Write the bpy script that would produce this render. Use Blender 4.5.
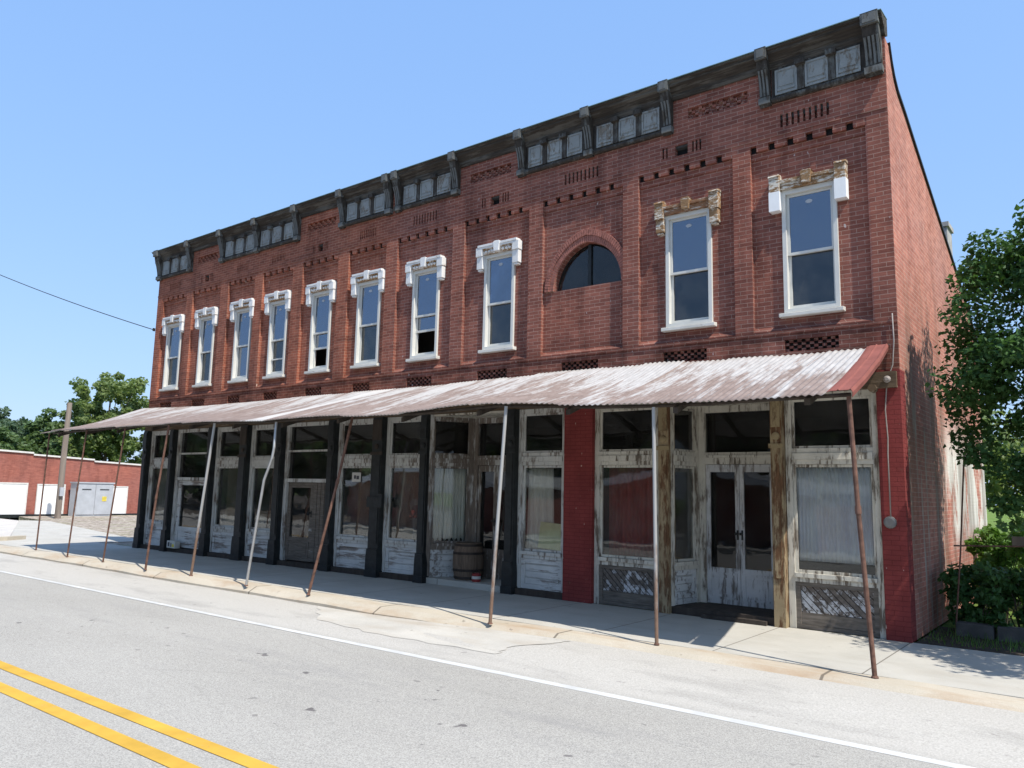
import bpy, bmesh, math, random
import numpy as np
from mathutils import Vector, Matrix

for o in list(bpy.data.objects):
    bpy.data.objects.remove(o, do_unlink=True)
S = bpy.context.scene
COL = S.collection
rad = math.radians
random.seed(7)
RNG = np.random.default_rng(11)

# ------------------------------------------------------------------ camera
cam = bpy.data.objects.new('camera', bpy.data.cameras.new('camera'))
COL.objects.link(cam)
cam.data.sensor_width = 36.0
cam.data.lens = 780.7 / 1024 * 36
cam.data.clip_start = 0.1
cam.data.clip_end = 900
_yaw, _pit, _rol = rad(38.033), rad(7.865), rad(1.2687)
_f = Vector((-math.sin(_yaw) * math.cos(_pit), math.cos(_yaw) * math.cos(_pit), math.sin(_pit)))
_r = Vector((math.cos(_yaw), math.sin(_yaw), 0))
_u = _r.cross(_f)
_r2 = math.cos(_rol) * _r + math.sin(_rol) * _u
_u2 = -math.sin(_rol) * _r + math.cos(_rol) * _u
m = Matrix.Identity(4)
for i in range(3):
    m[i][0], m[i][1], m[i][2] = _r2[i], _u2[i], -_f[i]
m.translation = Vector((2.081, -10.380, 1.65))
cam.matrix_world = m
S.camera = cam

# ------------------------------------------------------------------ sky, sun, exposure
SUN = Vector((0.528, -0.138, 0.838)).normalized()
w = bpy.data.worlds.new('World')
S.world = w
w.use_nodes = True
nt = w.node_tree
nt.nodes.clear()
sky = nt.nodes.new('ShaderNodeTexSky')
sky.sky_type = 'NISHITA'
sky.sun_disc = False
sky.sun_elevation = math.asin(SUN.z)
sky.sun_rotation = math.atan2(SUN.x, SUN.y)
sky.altitude = 0
sky.air_density = 1.0
sky.dust_density = 0.6
sky.ozone_density = 4.0
bg = nt.nodes.new('ShaderNodeBackground')
bg.inputs['Strength'].default_value = 0.133
wo = nt.nodes.new('ShaderNodeOutputWorld')
# thin summer haze: compress the sky's range per channel so that the horizon is not much brighter than the zenith
sp_ = nt.nodes.new('ShaderNodeSeparateColor')
cm_ = nt.nodes.new('ShaderNodeCombineColor')
nt.links.new(sky.outputs[0], sp_.inputs[0])
for i_, (p_, k_) in enumerate(((.42, 1.07), (.32, 1.575), (.15, 2.88))):
    a_ = nt.nodes.new('ShaderNodeMath')
    a_.operation = 'POWER'
    a_.inputs[1].default_value = p_
    b_ = nt.nodes.new('ShaderNodeMath')
    b_.operation = 'MULTIPLY'
    b_.inputs[1].default_value = k_
    nt.links.new(sp_.outputs[i_], a_.inputs[0])
    nt.links.new(a_.outputs[0], b_.inputs[0])
    nt.links.new(b_.outputs[0], cm_.inputs[i_])
nt.links.new(cm_.outputs[0], bg.inputs[0])
nt.links.new(bg.outputs[0], wo.inputs[0])
sun = bpy.data.objects.new('sun', bpy.data.lights.new('sun', 'SUN'))
COL.objects.link(sun)
sun.data.energy = 2.85
sun.data.angle = rad(0.53)
sun.data.color = (1.0, 0.945, 0.86)
sun.rotation_euler = SUN.to_track_quat('Z', 'Y').to_euler()
sun.location = (10, -10, 30)
S.view_settings.view_transform = 'Standard'
S.view_settings.look = 'None'
S.view_settings.exposure = 1.12
S.view_settings.gamma = 1
S.view_settings.use_curve_mapping = False
S.render.engine = 'CYCLES'
S.cycles.max_bounces = 8
S.cycles.transparent_max_bounces = 12
S.cycles.use_denoising = True


# ------------------------------------------------------------------ material helpers
class NT:
    def __init__(self, name):
        self.m = bpy.data.materials.new(name)
        self.m.use_nodes = True
        self.t = self.m.node_tree
        self.t.nodes.clear()
        self.out = self.n('OutputMaterial')
        self._pos = None

    def n(self, t, **kw):
        x = self.t.nodes.new('ShaderNode' + t)
        for k, v in kw.items():
            setattr(x, k, v)
        return x

    def put(self, sock, v):
        if v is None:
            return
        if isinstance(v, bpy.types.NodeSocket):
            self.t.links.new(v, sock)
        elif isinstance(v, (tuple, list)) and len(v) == 3 and sock.type == 'RGBA':
            sock.default_value = (*v, 1)
        else:
            sock.default_value = v

    def pos(self):
        if self._pos is None:
            self._pos = self.n('NewGeometry').outputs['Position']
        return self._pos

    def sep(self, v):
        x = self.n('SeparateXYZ')
        self.put(x.inputs[0], v)
        return x.outputs

    def comb(self, a, b, c=0.0):
        x = self.n('CombineXYZ')
        for s, v in zip(x.inputs, (a, b, c)):
            self.put(s, v)
        return x.outputs[0]

    def math(self, op, a, b=None, clamp=False):
        x = self.n('Math', operation=op, use_clamp=clamp)
        self.put(x.inputs[0], a)
        self.put(x.inputs[1], b)
        return x.outputs[0]

    def scale(self, v, s):
        x = self.n('VectorMath', operation='MULTIPLY')
        self.put(x.inputs[0], v)
        x.inputs[1].default_value = s
        return x.outputs[0]

    def noise(self, sc=5, det=4, rough=.55, vec=None, st=None, dist=0):
        v = vec if vec is not None else self.pos()
        if st:
            v = self.scale(v, st)
        x = self.n('TexNoise')
        self.put(x.inputs['Vector'], v)
        x.inputs['Scale'].default_value = sc
        x.inputs['Detail'].default_value = det
        x.inputs['Roughness'].default_value = rough
        x.inputs['Distortion'].default_value = dist
        return x.outputs['Fac']

    def ramp(self, f, a, b, lo=0.0, hi=1.0):
        x = self.n('MapRange', clamp=True)
        self.put(x.inputs[0], f)
        x.inputs[1].default_value, x.inputs[2].default_value = a, b
        x.inputs[3].default_value, x.inputs[4].default_value = lo, hi
        return x.outputs[0]

    def mix(self, f, a, b, mode='MIX'):
        x = self.n('Mix', data_type='RGBA', blend_type=mode)
        self.put(x.inputs[0], f)
        self.put(x.inputs[6], a)
        self.put(x.inputs[7], b)
        return x.outputs[2]

    def bump(self, h, strength=.4, dist=.01, nrm=None):
        x = self.n('Bump')
        x.inputs['Strength'].default_value = strength
        x.inputs['Distance'].default_value = dist
        self.put(x.inputs['Height'], h)
        if nrm is not None:
            self.put(x.inputs['Normal'], nrm)
        return x.outputs[0]

    def bsdf(self, col, rough=.8, metal=0.0, nrm=None, spec=.3):
        x = self.n('BsdfPrincipled')
        self.put(x.inputs['Base Color'], col)
        self.put(x.inputs['Roughness'], rough)
        self.put(x.inputs['Metallic'], metal)
        x.inputs['Specular IOR Level'].default_value = spec
        if nrm is not None:
            self.put(x.inputs['Normal'], nrm)
        self.t.links.new(x.outputs[0], self.out.inputs[0])
        return x


def simple(name, col, rough=.8, metal=0, var=.25, sc=6, bump=.15, st=None, spec=.3):
    k = NT(name)
    n1 = k.noise(sc, 5, .6, st=st)
    lo = tuple(c * (1 - var) for c in col)
    hi = tuple(min(1, c * (1 + var)) for c in col)
    c = k.mix(k.ramp(n1, .3, .7), lo, hi)
    k.bsdf(c, rough, metal, k.bump(k.noise(sc * 8, 3, st=st), bump, .005) if bump else None, spec)
    return k.m


def brick_mat(name, c1, c2, mortar, kind='facade', paint=None):
    k = NT(name)
    p = k.sep(k.pos())
    u = k.math('ADD', p[0], p[1])
    wob = k.math('MULTIPLY', k.math('SUBTRACT', k.noise(1.3, 2), .5), .02)
    vec = k.comb(u, k.math('ADD', p[2], wob))
    b = k.n('TexBrick')
    k.put(b.inputs['Vector'], vec)
    b.inputs['Scale'].default_value = 1
    b.inputs['Brick Width'].default_value = .19
    b.inputs['Row Height'].default_value = .0585
    b.inputs['Mortar Size'].default_value = .0048
    b.inputs['Mortar Smooth'].default_value = .3
    b.inputs['Bias'].default_value = -.1
    b.inputs['Color1'].default_value = (*c1, 1)
    b.inputs['Color2'].default_value = (*c2, 1)
    b.inputs['Mortar'].default_value = (*mortar, 1)
    c = b.outputs['Color']
    # tone drift, soot, efflorescence
    big = k.noise(.7, 4, .6)
    c = k.mix(k.ramp(big, .35, .7, 0, .6), c, (1.35, 1.12, .95), 'MULTIPLY')
    c = k.mix(k.ramp(k.noise(1.1, 5, .7, st=(1.6, 1.6, .5)), .47, .74, 0, .7), c, (.46, .44, .46), 'MULTIPLY')
    # row-scale variation: single bricks darker or paler
    n2 = k.noise(1, 2, .5, vec=vec, st=(4.6, 14, 1))
    c = k.mix(k.ramp(n2, .35, .65, 0, .6), c, (.70, .68, .70), 'MULTIPLY')
    if kind == 'facade':
        row = k.noise(1, 3, .6, vec=vec, st=(.55, 9, 1))
        c = k.mix(k.ramp(row, .45, .72, 0, .4), c, (.60, .58, .60), 'MULTIPLY')
        run = k.noise(1, 4, .65, vec=vec, st=(3.2, .35, 1))
        c = k.mix(k.ramp(run, .50, .70, 0, .6), c, (.50, .48, .50), 'MULTIPLY')
        soot = k.math('MULTIPLY', k.ramp(p[2], 4.2, 3.75), k.ramp(k.noise(1.8, 5, .7, st=(1, 1, 2.5)), .34, .58))
        c = k.mix(k.math('MULTIPLY', soot, .85), c, (.38, .37, .36), 'MULTIPLY')
        sp = k.noise(1, 2, .5, st=(16, 16, 7))
        c = k.mix(k.ramp(sp, .73, .77, 0, .75), c, (.55, .5, .48))
        orange = k.ramp(p[0], -8.8, -9.6, 0, .45)
        c = k.mix(orange, c, (1.35, 1.1, .8), 'MULTIPLY')
    if kind == 'side':
        # old plaster / limewash remains
        pl = k.math('ADD', k.noise(.9, 5, .65, st=(1, 1, .55)), k.math('MULTIPLY', k.noise(7, 4, .7, st=(1, 1, .35)), .25))
        zone = k.math('MULTIPLY', k.ramp(p[2], 3.0, 2.3), k.ramp(p[2], .9, 1.3))
        zone = k.math('MULTIPLY', zone, k.ramp(p[1], 2.4, 3.1))
        mk = k.math('MULTIPLY', k.ramp(pl, .53, .60), zone)
        c = k.mix(k.math('MULTIPLY', mk, .92), c, (.72, .70, .64))
        # thin wash and pale drips nearer the street
        zone2 = k.math('MULTIPLY', k.ramp(p[2], 3.9, 2.6), k.math('MULTIPLY', k.ramp(p[1], .15, .5), k.ramp(p[1], 3.2, 1.8)))
        dr = k.ramp(k.noise(2.2, 5, .65, st=(1, 2.2, .22)), .54, .66)
        c = k.mix(k.math('MULTIPLY', k.math('MULTIPLY', dr, zone2), .8), c, (.56, .55, .48))
        st_ = k.math('MULTIPLY', k.ramp(k.noise(1.5, 5, .6, st=(1, 1.6, .15)), .44, .62), k.ramp(p[2], 5.2, 3.2))
        c = k.mix(k.math('MULTIPLY', st_, .6), c, (.12, .085, .06))
        pale = k.ramp(k.noise(12, 3, .7, st=(1, 1, .3)), .6, .72, 0, .5)
        c = k.mix(k.math('MULTIPLY', pale, k.ramp(p[2], 2.2, 4.5)), c, (.56, .42, .38))
    if paint:
        ch = k.ramp(k.noise(9, 6, .75), .62, .68)
        c2_ = k.mix(k.ramp(k.noise(3, 4, .6), .3, .7), paint, tuple(v * 1.4 for v in paint))
        c2_ = k.mix(k.math('MULTIPLY', b.outputs['Fac'], .45), c2_, tuple(v * .4 for v in paint))
        c = k.mix(k.math('MULTIPLY', ch, .8), c2_, c)
        sp = k.noise(1, 2, .5, st=(20, 20, 9))
        c = k.mix(k.ramp(sp, .74, .77, 0, .8), c, (.55, .42, .36))
    h = k.math('ADD', k.math('MULTIPLY', b.outputs['Fac'], -1), k.math('MULTIPLY', k.noise(45, 3, .6), .6))
    k.bsdf(c, .92, 0, k.bump(h, (.28 if not paint else .32), .012), .15)
    return k.m


def peeled(name, paint, wood, cover=.5, st=(1, 1, .12), sc=16, diag=False, edge=.05):
    k = NT(name)
    v = k.pos()
    n1 = k.noise(sc, 6, .72, st=st)
    n2 = k.noise(1.6, 4, .6)
    f = k.math('ADD', n1, k.math('MULTIPLY', k.math('SUBTRACT', n2, .5), .5))
    mk = k.ramp(f, 1 - cover - edge + .0, 1 - cover + edge)
    grain = k.noise(sc * 2.5, 4, .7, st=st)
    wc = k.mix(k.ramp(grain, .3, .7), tuple(c * .55 for c in wood), tuple(c * 1.25 for c in wood))
    pc = k.mix(k.ramp(k.noise(3, 5, .6), .3, .75), tuple(c * .72 for c in paint), paint)
    if diag:
        p = k.sep(v)
        d = k.math('ADD', k.math('ADD', p[0], p[1]), p[2])
        sw = k.math('FRACT', k.math('MULTIPLY', d, 11))
        g = k.ramp(sw, .12, .2)
        bd = k.noise(1, 1, .5, vec=k.comb(k.math('FLOOR', k.math('MULTIPLY', d, 11)), 0, 0), st=(7.3, 1, 1))
        mk = k.math('MULTIPLY', k.ramp(k.math('ADD', f, k.math('MULTIPLY', k.math('SUBTRACT', bd, .5), .5)), 1 - cover - .04, 1 - cover + .04), g)
        wc = k.mix(g, (.015, .013, .012), wc)
    c = k.mix(mk, wc, pc)
    h = k.math('ADD', k.math('MULTIPLY', mk, .5), k.math('MULTIPLY', grain, .6))
    k.bsdf(c, .85, 0, k.bump(h, .45, .006), .2)
    return k.m


def glass(name, tint, mult, base, gcol=(1, 1, 1), wave=.02, film=.07):
    k = NT(name)
    fr = k.n('Fresnel')
    fr.inputs[0].default_value = 1.5
    fac = k.math('ADD', k.math('MULTIPLY', fr.outputs[0], mult), base, True)
    tr = k.n('BsdfTransparent')
    tr.inputs[0].default_value = (*tint, 1)
    gl = k.n('BsdfGlossy')
    gl.inputs['Roughness'].default_value = .015
    gl.inputs['Color'].default_value = (*gcol, 1)
    if wave:
        k.put(gl.inputs['Normal'], k.bump(k.noise(2.2, 2, .4), wave, .1))
    # dirt film
    df = k.n('BsdfDiffuse')
    df.inputs[0].default_value = (.34, .34, .32, 1)
    mx = k.n('MixShader')
    k.put(mx.inputs[0], fac)
    k.t.links.new(tr.outputs[0], mx.inputs[1])
    k.t.links.new(gl.outputs[0], mx.inputs[2])
    m2 = k.n('MixShader')
    k.put(m2.inputs[0], k.ramp(k.noise(3, 5, .65), .35, .8, .01, film))
    k.t.links.new(mx.outputs[0], m2.inputs[1])
    k.t.links.new(df.outputs[0], m2.inputs[2])
    k.t.links.new(m2.outputs[0], k.out.inputs[0])
    return k.m


def leafmat(name, dark, light, trans=.25):
    k = NT(name)
    c = k.mix(k.ramp(k.noise(2.3, 4, .7), .3, .7), dark, light)
    d = k.n('BsdfPrincipled')
    k.put(d.inputs['Base Color'], c)
    d.inputs['Roughness'].default_value = .55
    d.inputs['Specular IOR Level'].default_value = .3
    t = k.n('BsdfTranslucent')
    k.put(t.inputs[0], k.mix(.5, c, (light[0] * 1.4, light[1] * 1.5, light[2] * .6)))
    mx = k.n('MixShader')
    mx.inputs[0].default_value = trans
    k.t.links.new(d.outputs[0], mx.inputs[1])
    k.t.links.new(t.outputs[0], mx.inputs[2])
    k.t.links.new(mx.outputs[0], k.out.inputs[0])
    return k.m


M = {}
M['brick'] = brick_mat('facade brick', (.295, .121, .092), (.20, .079, .062), (.37, .25, .205))
M['brick_side'] = brick_mat('side brick', (.50, .225, .175), (.40, .165, .125), (.52, .36, .30), 'side')
M['brick_red'] = brick_mat('red painted brick', (.2, .08, .06), (.15, .05, .04), (.10, .03, .028), 'none', (.165, .034, .032))
M['brick_arch'] = simple('arch brick', (.32, .13, .10), .9, var=.35, sc=16, bump=.5)
M['arch_mortar'] = simple('arch mortar', (.36, .26, .22), .95, var=.2)
M['dark_back'] = simple('dark cavity', (.012, .011, .011), .95, bump=0)
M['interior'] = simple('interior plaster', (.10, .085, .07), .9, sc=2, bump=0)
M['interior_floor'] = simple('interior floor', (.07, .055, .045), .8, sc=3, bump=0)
M['vinyl'] = simple('white vinyl', (.61, .605, .565), .45, var=.05, bump=0)
M['hood_white'] = peeled('white hood', (.86, .85, .83), (.34, .22, .12), .68, st=(1, 1, 1), sc=11)
M['hood_carve'] = peeled('carved hood', (.80, .76, .70), (.36, .22, .11), .46, st=(1, 1, 1), sc=17)
M['hood_brown'] = peeled('bare hood', (.74, .69, .60), (.29, .175, .09), .45, st=(.5, 1, 1.6), sc=17)
M['hood_bare'] = peeled('bare hood darker', (.70, .65, .57), (.27, .14, .075), .45, st=(.4, 1, 1.8), sc=17)
M['sill'] = peeled('stone sill', (.72, .70, .64), (.42, .38, .33), .66, st=(.3, 1, 1), sc=12)
M['tin_grey'] = peeled('weathered tin', (.165, .17, .165), (.085, .075, .062), .58, st=(1, 1, .35), sc=9)
M['tin_pale'] = peeled('pale tin panel', (.31, .325, .32), (.20, .175, .145), .58, st=(1, 1, .5), sc=14)
M['tin_dark'] = peeled('dark tin', (.135, .135, .125), (.055, .047, .04), .44, st=(1, 1, .3), sc=8)
M['crown'] = peeled('cornice wood', (.12, .11, .095), (.055, .046, .038), .46, st=(.08, 1, 1), sc=14)
M['flash'] = simple('green flashing', (.20, .28, .24), .45, .5, var=.2)
M['shop_white'] = peeled('shop white paint', (.62, .625, .60), (.20, .17, .145), .57)
M['shop_cream'] = peeled('shop cream paint', (.66, .63, .55), (.17, .14, .11), .56)
M['door_white'] = peeled('door paint', (.62, .625, .63), (.21, .19, .175), .56)
M['shop_worn'] = peeled('worn paint', (.60, .60, .58), (.19, .16, .135), .42)
M['bulk_white'] = peeled('bulkhead paint', (.66, .67, .66), (.25, .22, .20), .56, st=(.1, 1, 1), sc=14)
M['bulk_dark'] = peeled('bare bulkhead boards', (.54, .55, .54), (.16, .14, .12), .30, st=(.12, 1, 1), sc=13)
M['bulk_diag'] = peeled('diagonal boards', (.60, .61, .63), (.15, .13, .115), .46, st=(1, 1, 1), sc=8, diag=True)
M['iron'] = simple('black iron paint', (.018, .021, .022), .5, var=.4, sc=9, bump=.1)
M['col_brown'] = peeled('flaking brown column', (.36, .28, .17), (.14, .075, .04), .50, st=(1, 1, .2), sc=13)
M['col_ochre'] = peeled('ochre column head', (.33, .26, .15), (.17, .115, .065), .58, st=(1, 1, .4), sc=10)
M['wood_dark'] = simple('dark wood', (.05, .04, .033), .85, var=.4, sc=8, st=(1, 1, .2))
M['wood_old'] = peeled('old beam', (.42, .38, .30), (.12, .085, .055), .34, st=(.1, 1, 1), sc=12)
M['glass_up'] = glass('upper glass', (.35, .38, .42), .6, .165, (.80, .87, 1.0), .08)
M['glass_low'] = glass('screened glass', (.3, .3, .3), .5, .045, (.85, .92, 1.0), .05, .18)
M['glass_shop'] = glass('shop glass', (.88, .89, .87), .9, .0, (1, 1, 1), .014, .11)
M['glass_dark'] = glass('dusty dark glass', (.5, .5, .5), .7, .0, (1, 1, 1), .03)
M['concrete_block'] = simple('grey block', (.085, .08, .075), .9, var=.3)
M['rust'] = simple('rusty pipe', (.135, .072, .052), .8, var=.45, sc=14, bump=.3)
M['galv'] = simple('galvanised pipe', (.42, .42, .415), .42, .55, var=.15, sc=9)
k = NT('galvanised rusting')
zz = k.sep(k.pos())[2]
fz = k.math('ADD', k.ramp(zz, 1.9, .2, .0, .75), k.math('MULTIPLY', k.math('SUBTRACT', k.noise(9, 5, .7, st=(1, 1, .3)), .5), 1.1))
k.bsdf(k.mix(k.ramp(fz, .35, .6), (.36, .36, .355), k.mix(k.noise(20), (.12, .075, .055), (.26, .17, .12))), .6, .15, None, .3)
M['galv_rust'] = k.m
M['tin_under'] = peeled('galvanised underside', (.52, .52, .51), (.24, .16, .12), .72, st=(1, .3, 1), sc=7)
M['tin_red'] = peeled('red tin', (.27, .095, .078), (.24, .17, .14), .72, st=(1, .3, 1), sc=8)
M['soil'] = simple('dark soil', (.05, .04, .03), .95, var=.4, sc=9, bump=.6)
M['dirt'] = simple('bare dirt', (.12, .10, .08), .95, var=.3, sc=2)
M['bark'] = simple('bark', (.09, .07, .055), .95, var=.4, sc=10, bump=.8, st=(1, 1, .25))
M['leaf_maple'] = leafmat('maple leaf', (.028, .078, .024), (.078, .165, .044), .27)
M['leaf_shrub'] = leafmat('shrub leaf', (.05, .12, .025), (.15, .27, .055), .38)
M['leaf_far'] = leafmat('far leaf', (.07, .13, .055), (.16, .23, .10), .42)
M['leaf_dark'] = leafmat('dark far leaf', (.07, .125, .08), (.14, .20, .125), .42)
M['leaf_pale'] = leafmat('pale far leaf', (.11, .165, .06), (.25, .31, .125), .45)
M['pole_wood'] = simple('utility pole wood', (.22, .18, .15), .9, var=.3, sc=5, st=(1, 1, .1))
M['wire'] = simple('wire', (.02, .02, .025), .6, bump=0)
M['conduit'] = simple('grey conduit', (.27, .24, .22), .6, var=.2, sc=12)
M['meter'] = simple('grey meter disc', (.16, .16, .16), .5, .4, var=.2)
M['far_brick'] = brick_mat('far brick', (.33, .13, .105), (.28, .105, .085), (.30, .15, .12), 'none')
M['white_board'] = simple('white painted board', (.84, .84, .83), .6, var=.04, bump=0)
M['far_grey'] = simple('grey painted doors', (.40, .42, .45), .6, var=.1, sc=3, bump=0)
M['coping'] = simple('pale coping', (.62, .60, .57), .8, var=.1)
M['yellow_card'] = simple('yellow card', (.72, .75, .48), .8, var=.14, sc=7, bump=0)
M['curt_blue'] = simple('pale blue fabric', (.80, .84, .98), .9, var=.12, sc=9, bump=0, st=(1, 1, .1))
M['curt_white'] = simple('white drape', (.76, .76, .73), .9, var=.2, sc=5, bump=0, st=(3, 1, .15))
M['curt_beige'] = simple('beige drape', (.46, .39, .29), .9, var=.25, sc=6, bump=0, st=(3, 1, .15))
M['curt_red'] = simple('dark red drape', (.30, .075, .07), .9, var=.25, sc=6, bump=0, st=(3, 1, .15))
M['barrel'] = simple('barrel stave', (.14, .10, .072), .8, var=.35, sc=9, st=(4, 4, .4), bump=.3)
M['hoop'] = simple('barrel hoop', (.05, .04, .035), .6, .6, var=.3)
M['red_can'] = simple('red can', (.26, .035, .035), .4, var=.15, bump=0)
M['white_paper'] = simple('white paper', (.56, .55, .51), .8, var=.08, bump=0)
M['print_grey'] = simple('dark print', (.08, .08, .09), .8, bump=0)
M['print_yellow'] = simple('yellow print', (.62, .50, .08), .8, bump=0)
M['statue_white'] = simple('white plaster', (.66, .66, .62), .7, var=.15, sc=20, bump=.2)
M['statue_red'] = simple('faded red', (.30, .09, .07), .7, var=.25, sc=20, bump=.2)
M['barn'] = simple('brown red siding', (.19, .065, .052), .8, var=.2, sc=2, st=(6, 6, .2), bump=0)
M['roof_metal'] = simple('grey metal roof', (.38, .39, .40), .5, .3, var=.12, sc=3)
M['roof'] = simple('roof felt', (.06, .06, .06), .9, var=.3)
M['chim'] = simple('pale chimney', (.40, .38, .36), .9, var=.2)
M['white_paint'] = peeled('white road paint', (.62, .62, .60), (.36, .355, .345), .72, st=(1, 1, 1), sc=22)
M['yellow_paint'] = peeled('yellow road paint', (.64, .385, .06), (.40, .33, .22), .70, st=(.5, 1, 1), sc=26)
M['gravel'] = None


def ground_mats():
    # asphalt: grey, aggregate speckle, wheel-path and tar stains with shapes of their own
    k = NT('asphalt')
    p = k.sep(k.pos())
    base = k.mix(k.ramp(k.noise(.5, 5, .6, st=(.35, 1, 1)), .3, .7), (.325, .312, .284), (.38, .366, .335))
    sp = k.noise(90, 3, .8)
    base = k.mix(.85, base, k.mix(k.ramp(sp, .3, .7), (.45, .45, .46), (1.5, 1.49, 1.46)), 'MULTIPLY')
    base = k.mix(k.ramp(k.noise(300, 2, .8), .62, .7, 0, .5), base, (.55, .54, .52))
    sh = k.ramp(p[1], -4.25, -3.95)
    base = k.mix(k.math('MULTIPLY', sh, .75), base, k.mix(k.ramp(k.noise(60, 3, .8), .3, .7), (.33, .31, .275), (.60, .575, .53)))
    pat = k.math('MULTIPLY', k.ramp(k.noise(1.1, 5, .65, st=(.45, 1.6, 1)), .53, .66, 0, .28), k.ramp(p[1], -4.2, -3.9))
    base = k.mix(pat, base, (.20, .19, .175))
    drip = k.math('MULTIPLY', k.ramp(k.noise(4.1, 2, .4), .735, .755), k.math('MULTIPLY', k.ramp(p[1], -6.6, -6.2), k.ramp(p[1], -4.6, -5.0)))
    base = k.mix(k.math('MULTIPLY', drip, .75), base, (.075, .065, .07))
    drip2 = k.math('MULTIPLY', k.ramp(k.noise(9.5, 2, .4, st=(.7, 1, 1)), .70, .73), k.math('MULTIPLY', k.ramp(k.noise(.8, 2, .5), .46, .56), k.ramp(p[1], -7.0, -6.6)))
    base = k.mix(k.math('MULTIPLY', drip2, .5), base, (.12, .11, .11))
    wheel = k.math('MULTIPLY', k.ramp(k.noise(2.0, 5, .7, st=(.3, 1.6, 1)), .52, .72, 0, .35), k.math('MULTIPLY', k.ramp(p[1], -6.4, -5.6), k.ramp(p[1], -4.3, -5.0)))
    base = k.mix(wheel, base, (.20, .195, .195))
    cr = k.n('TexVoronoi', feature='DISTANCE_TO_EDGE')
    k.put(cr.inputs['Vector'], k.mix(.12, k.scale(k.pos(), (.32, .8, 1)), k.n('TexNoise').outputs['Color']))
    cr.inputs['Scale'].default_value = .9
    ck = k.math('MULTIPLY', k.ramp(cr.outputs['Distance'], .006, .002), k.ramp(k.noise(.5, 3, .5), .5, .56))
    base = k.mix(k.math('MULTIPLY', ck, .12), base, (.09, .085, .08))
    k.bsdf(base, .95, 0, k.bump(k.noise(160, 3, .7), .35, .006), .15)
    M['asphalt'] = k.m

    def conc(name, a, b, stain, joint=None, amt=.4):
        k = NT(name)
        p = k.sep(k.pos())
        c = k.mix(k.ramp(k.noise(1.1, 6, .65), .3, .7), a, b)
        c = k.mix(.5, c, k.mix(k.ramp(k.noise(130, 3, .8), .3, .7), (.6, .6, .6), (1.4, 1.4, 1.38)), 'MULTIPLY')
        c = k.mix(k.ramp(k.noise(1.7, 5, .65, st=(.5, 1.4, 1)), .48, .7, 0, amt), c, stain)
        c = k.mix(k.ramp(k.noise(7, 3, .5), .70, .74, 0, .5), c, (.12, .10, .08))
        if joint:
            fx = k.math('FRACT', k.math('MULTIPLY', k.math('ADD', p[0], joint[1]), 1 / joint[0]))
            fx = k.math('ABSOLUTE', k.math('SUBTRACT', fx, .5))
            c = k.mix(k.ramp(fx, .4935, .4965, 0, .75), c, (.09, .075, .06))
        k.bsdf(c, .92, 0, k.bump(k.noise(70, 4, .7), .25, .006), .15)
        return k.m
    M['sidewalk'] = conc('sidewalk concrete', (.40, .385, .345), (.48, .46, .415), (.33, .29, .235), (1.52, .02))
    M['curb'] = conc('curb concrete', (.42, .375, .30), (.50, .45, .37), (.36, .245, .15), (3.04, .3), .7)
    M['apron'] = conc('apron concrete', (.42, .40, .36), (.52, .495, .445), (.36, .30, .23), None, .5)
    M['pad'] = conc('pad concrete', (.47, .44, .40), (.55, .52, .48), (.40, .34, .29), None, .4)
    k = NT('gravel')
    v = k.n('TexVoronoi')
    v.inputs['Scale'].default_value = 9
    k.put(v.inputs['Vector'], k.pos())
    c = k.mix(k.ramp(v.outputs['Color'], .1, .9), (.16, .125, .10), (.50, .44, .37))
    c = k.mix(k.ramp(k.noise(.9, 4, .7), .5, .7, 0, .6), c, (.17, .19, .07))
    k.bsdf(c, .95, 0, k.bump(v.outputs['Distance'], .8, .05), .1)
    M['gravel'] = k.m
    k = NT('grass')
    c = k.mix(k.ramp(k.noise(3, 6, .75), .3, .7), (.06, .12, .025), (.19, .27, .06))
    c = k.mix(k.ramp(k.noise(.3, 4, .6), .5, .75, 0, .5), c, (.24, .22, .09))
    k.bsdf(c, .95, 0, k.bump(k.noise(60, 3, .8), .8, .04), .1)
    M['grass'] = k.m
    # whitewashed corrugated sheet, paint worn to rust in streaks down the slope
    k = NT('awning sheet')
    p = k.sep(k.pos())
    f = k.math('ADD', k.noise(2.2, 6, .7, st=(2.6, .45, .45)), k.math('MULTIPLY', k.math('SUBTRACT', k.noise(26, 3, .7, st=(1, .08, .08)), .5), .42))
    f = k.math('ADD', f, k.ramp(p[1], -.2, -2.5, .10, -.17))
    f = k.math('ADD', f, k.ramp(p[0], -2, -14, .05, -.06))
    pn = k.n('TexWhiteNoise', noise_dimensions='1D')
    k.put(pn.inputs['W'], k.math('FLOOR', k.math('MULTIPLY', k.math('ADD', p[0], 20), 1 / .66)))
    f = k.math('ADD', f, k.math('MULTIPLY', k.math('SUBTRACT', pn.outputs['Value'], .5), .13))
    seam = k.math('ABSOLUTE', k.math('SUBTRACT', k.math('FRACT', k.math('MULTIPLY', k.math('ADD', p[0], 20), 1 / .66)), .5))
    f = k.math('SUBTRACT', f, k.ramp(seam, .475, .495, 0, .12))
    mk = k.ramp(f, .43, .58)
    rust = k.mix(k.ramp(k.noise(5, 5, .7), .3, .7), (.17, .128, .112), (.27, .215, .195))
    wh = k.mix(k.ramp(k.noise(9, 4, .7, st=(2, .3, 1)), .3, .7), (.32, .31, .305), (.45, .44, .435))
    c = k.mix(mk, rust, wh)
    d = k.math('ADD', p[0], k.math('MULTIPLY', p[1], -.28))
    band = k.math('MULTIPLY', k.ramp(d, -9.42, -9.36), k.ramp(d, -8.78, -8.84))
    c = k.mix(k.math('MULTIPLY', band, k.ramp(k.noise(4, 4, .6), .2, .5, .35, .9)), c, (.48, .47, .46))
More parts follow.
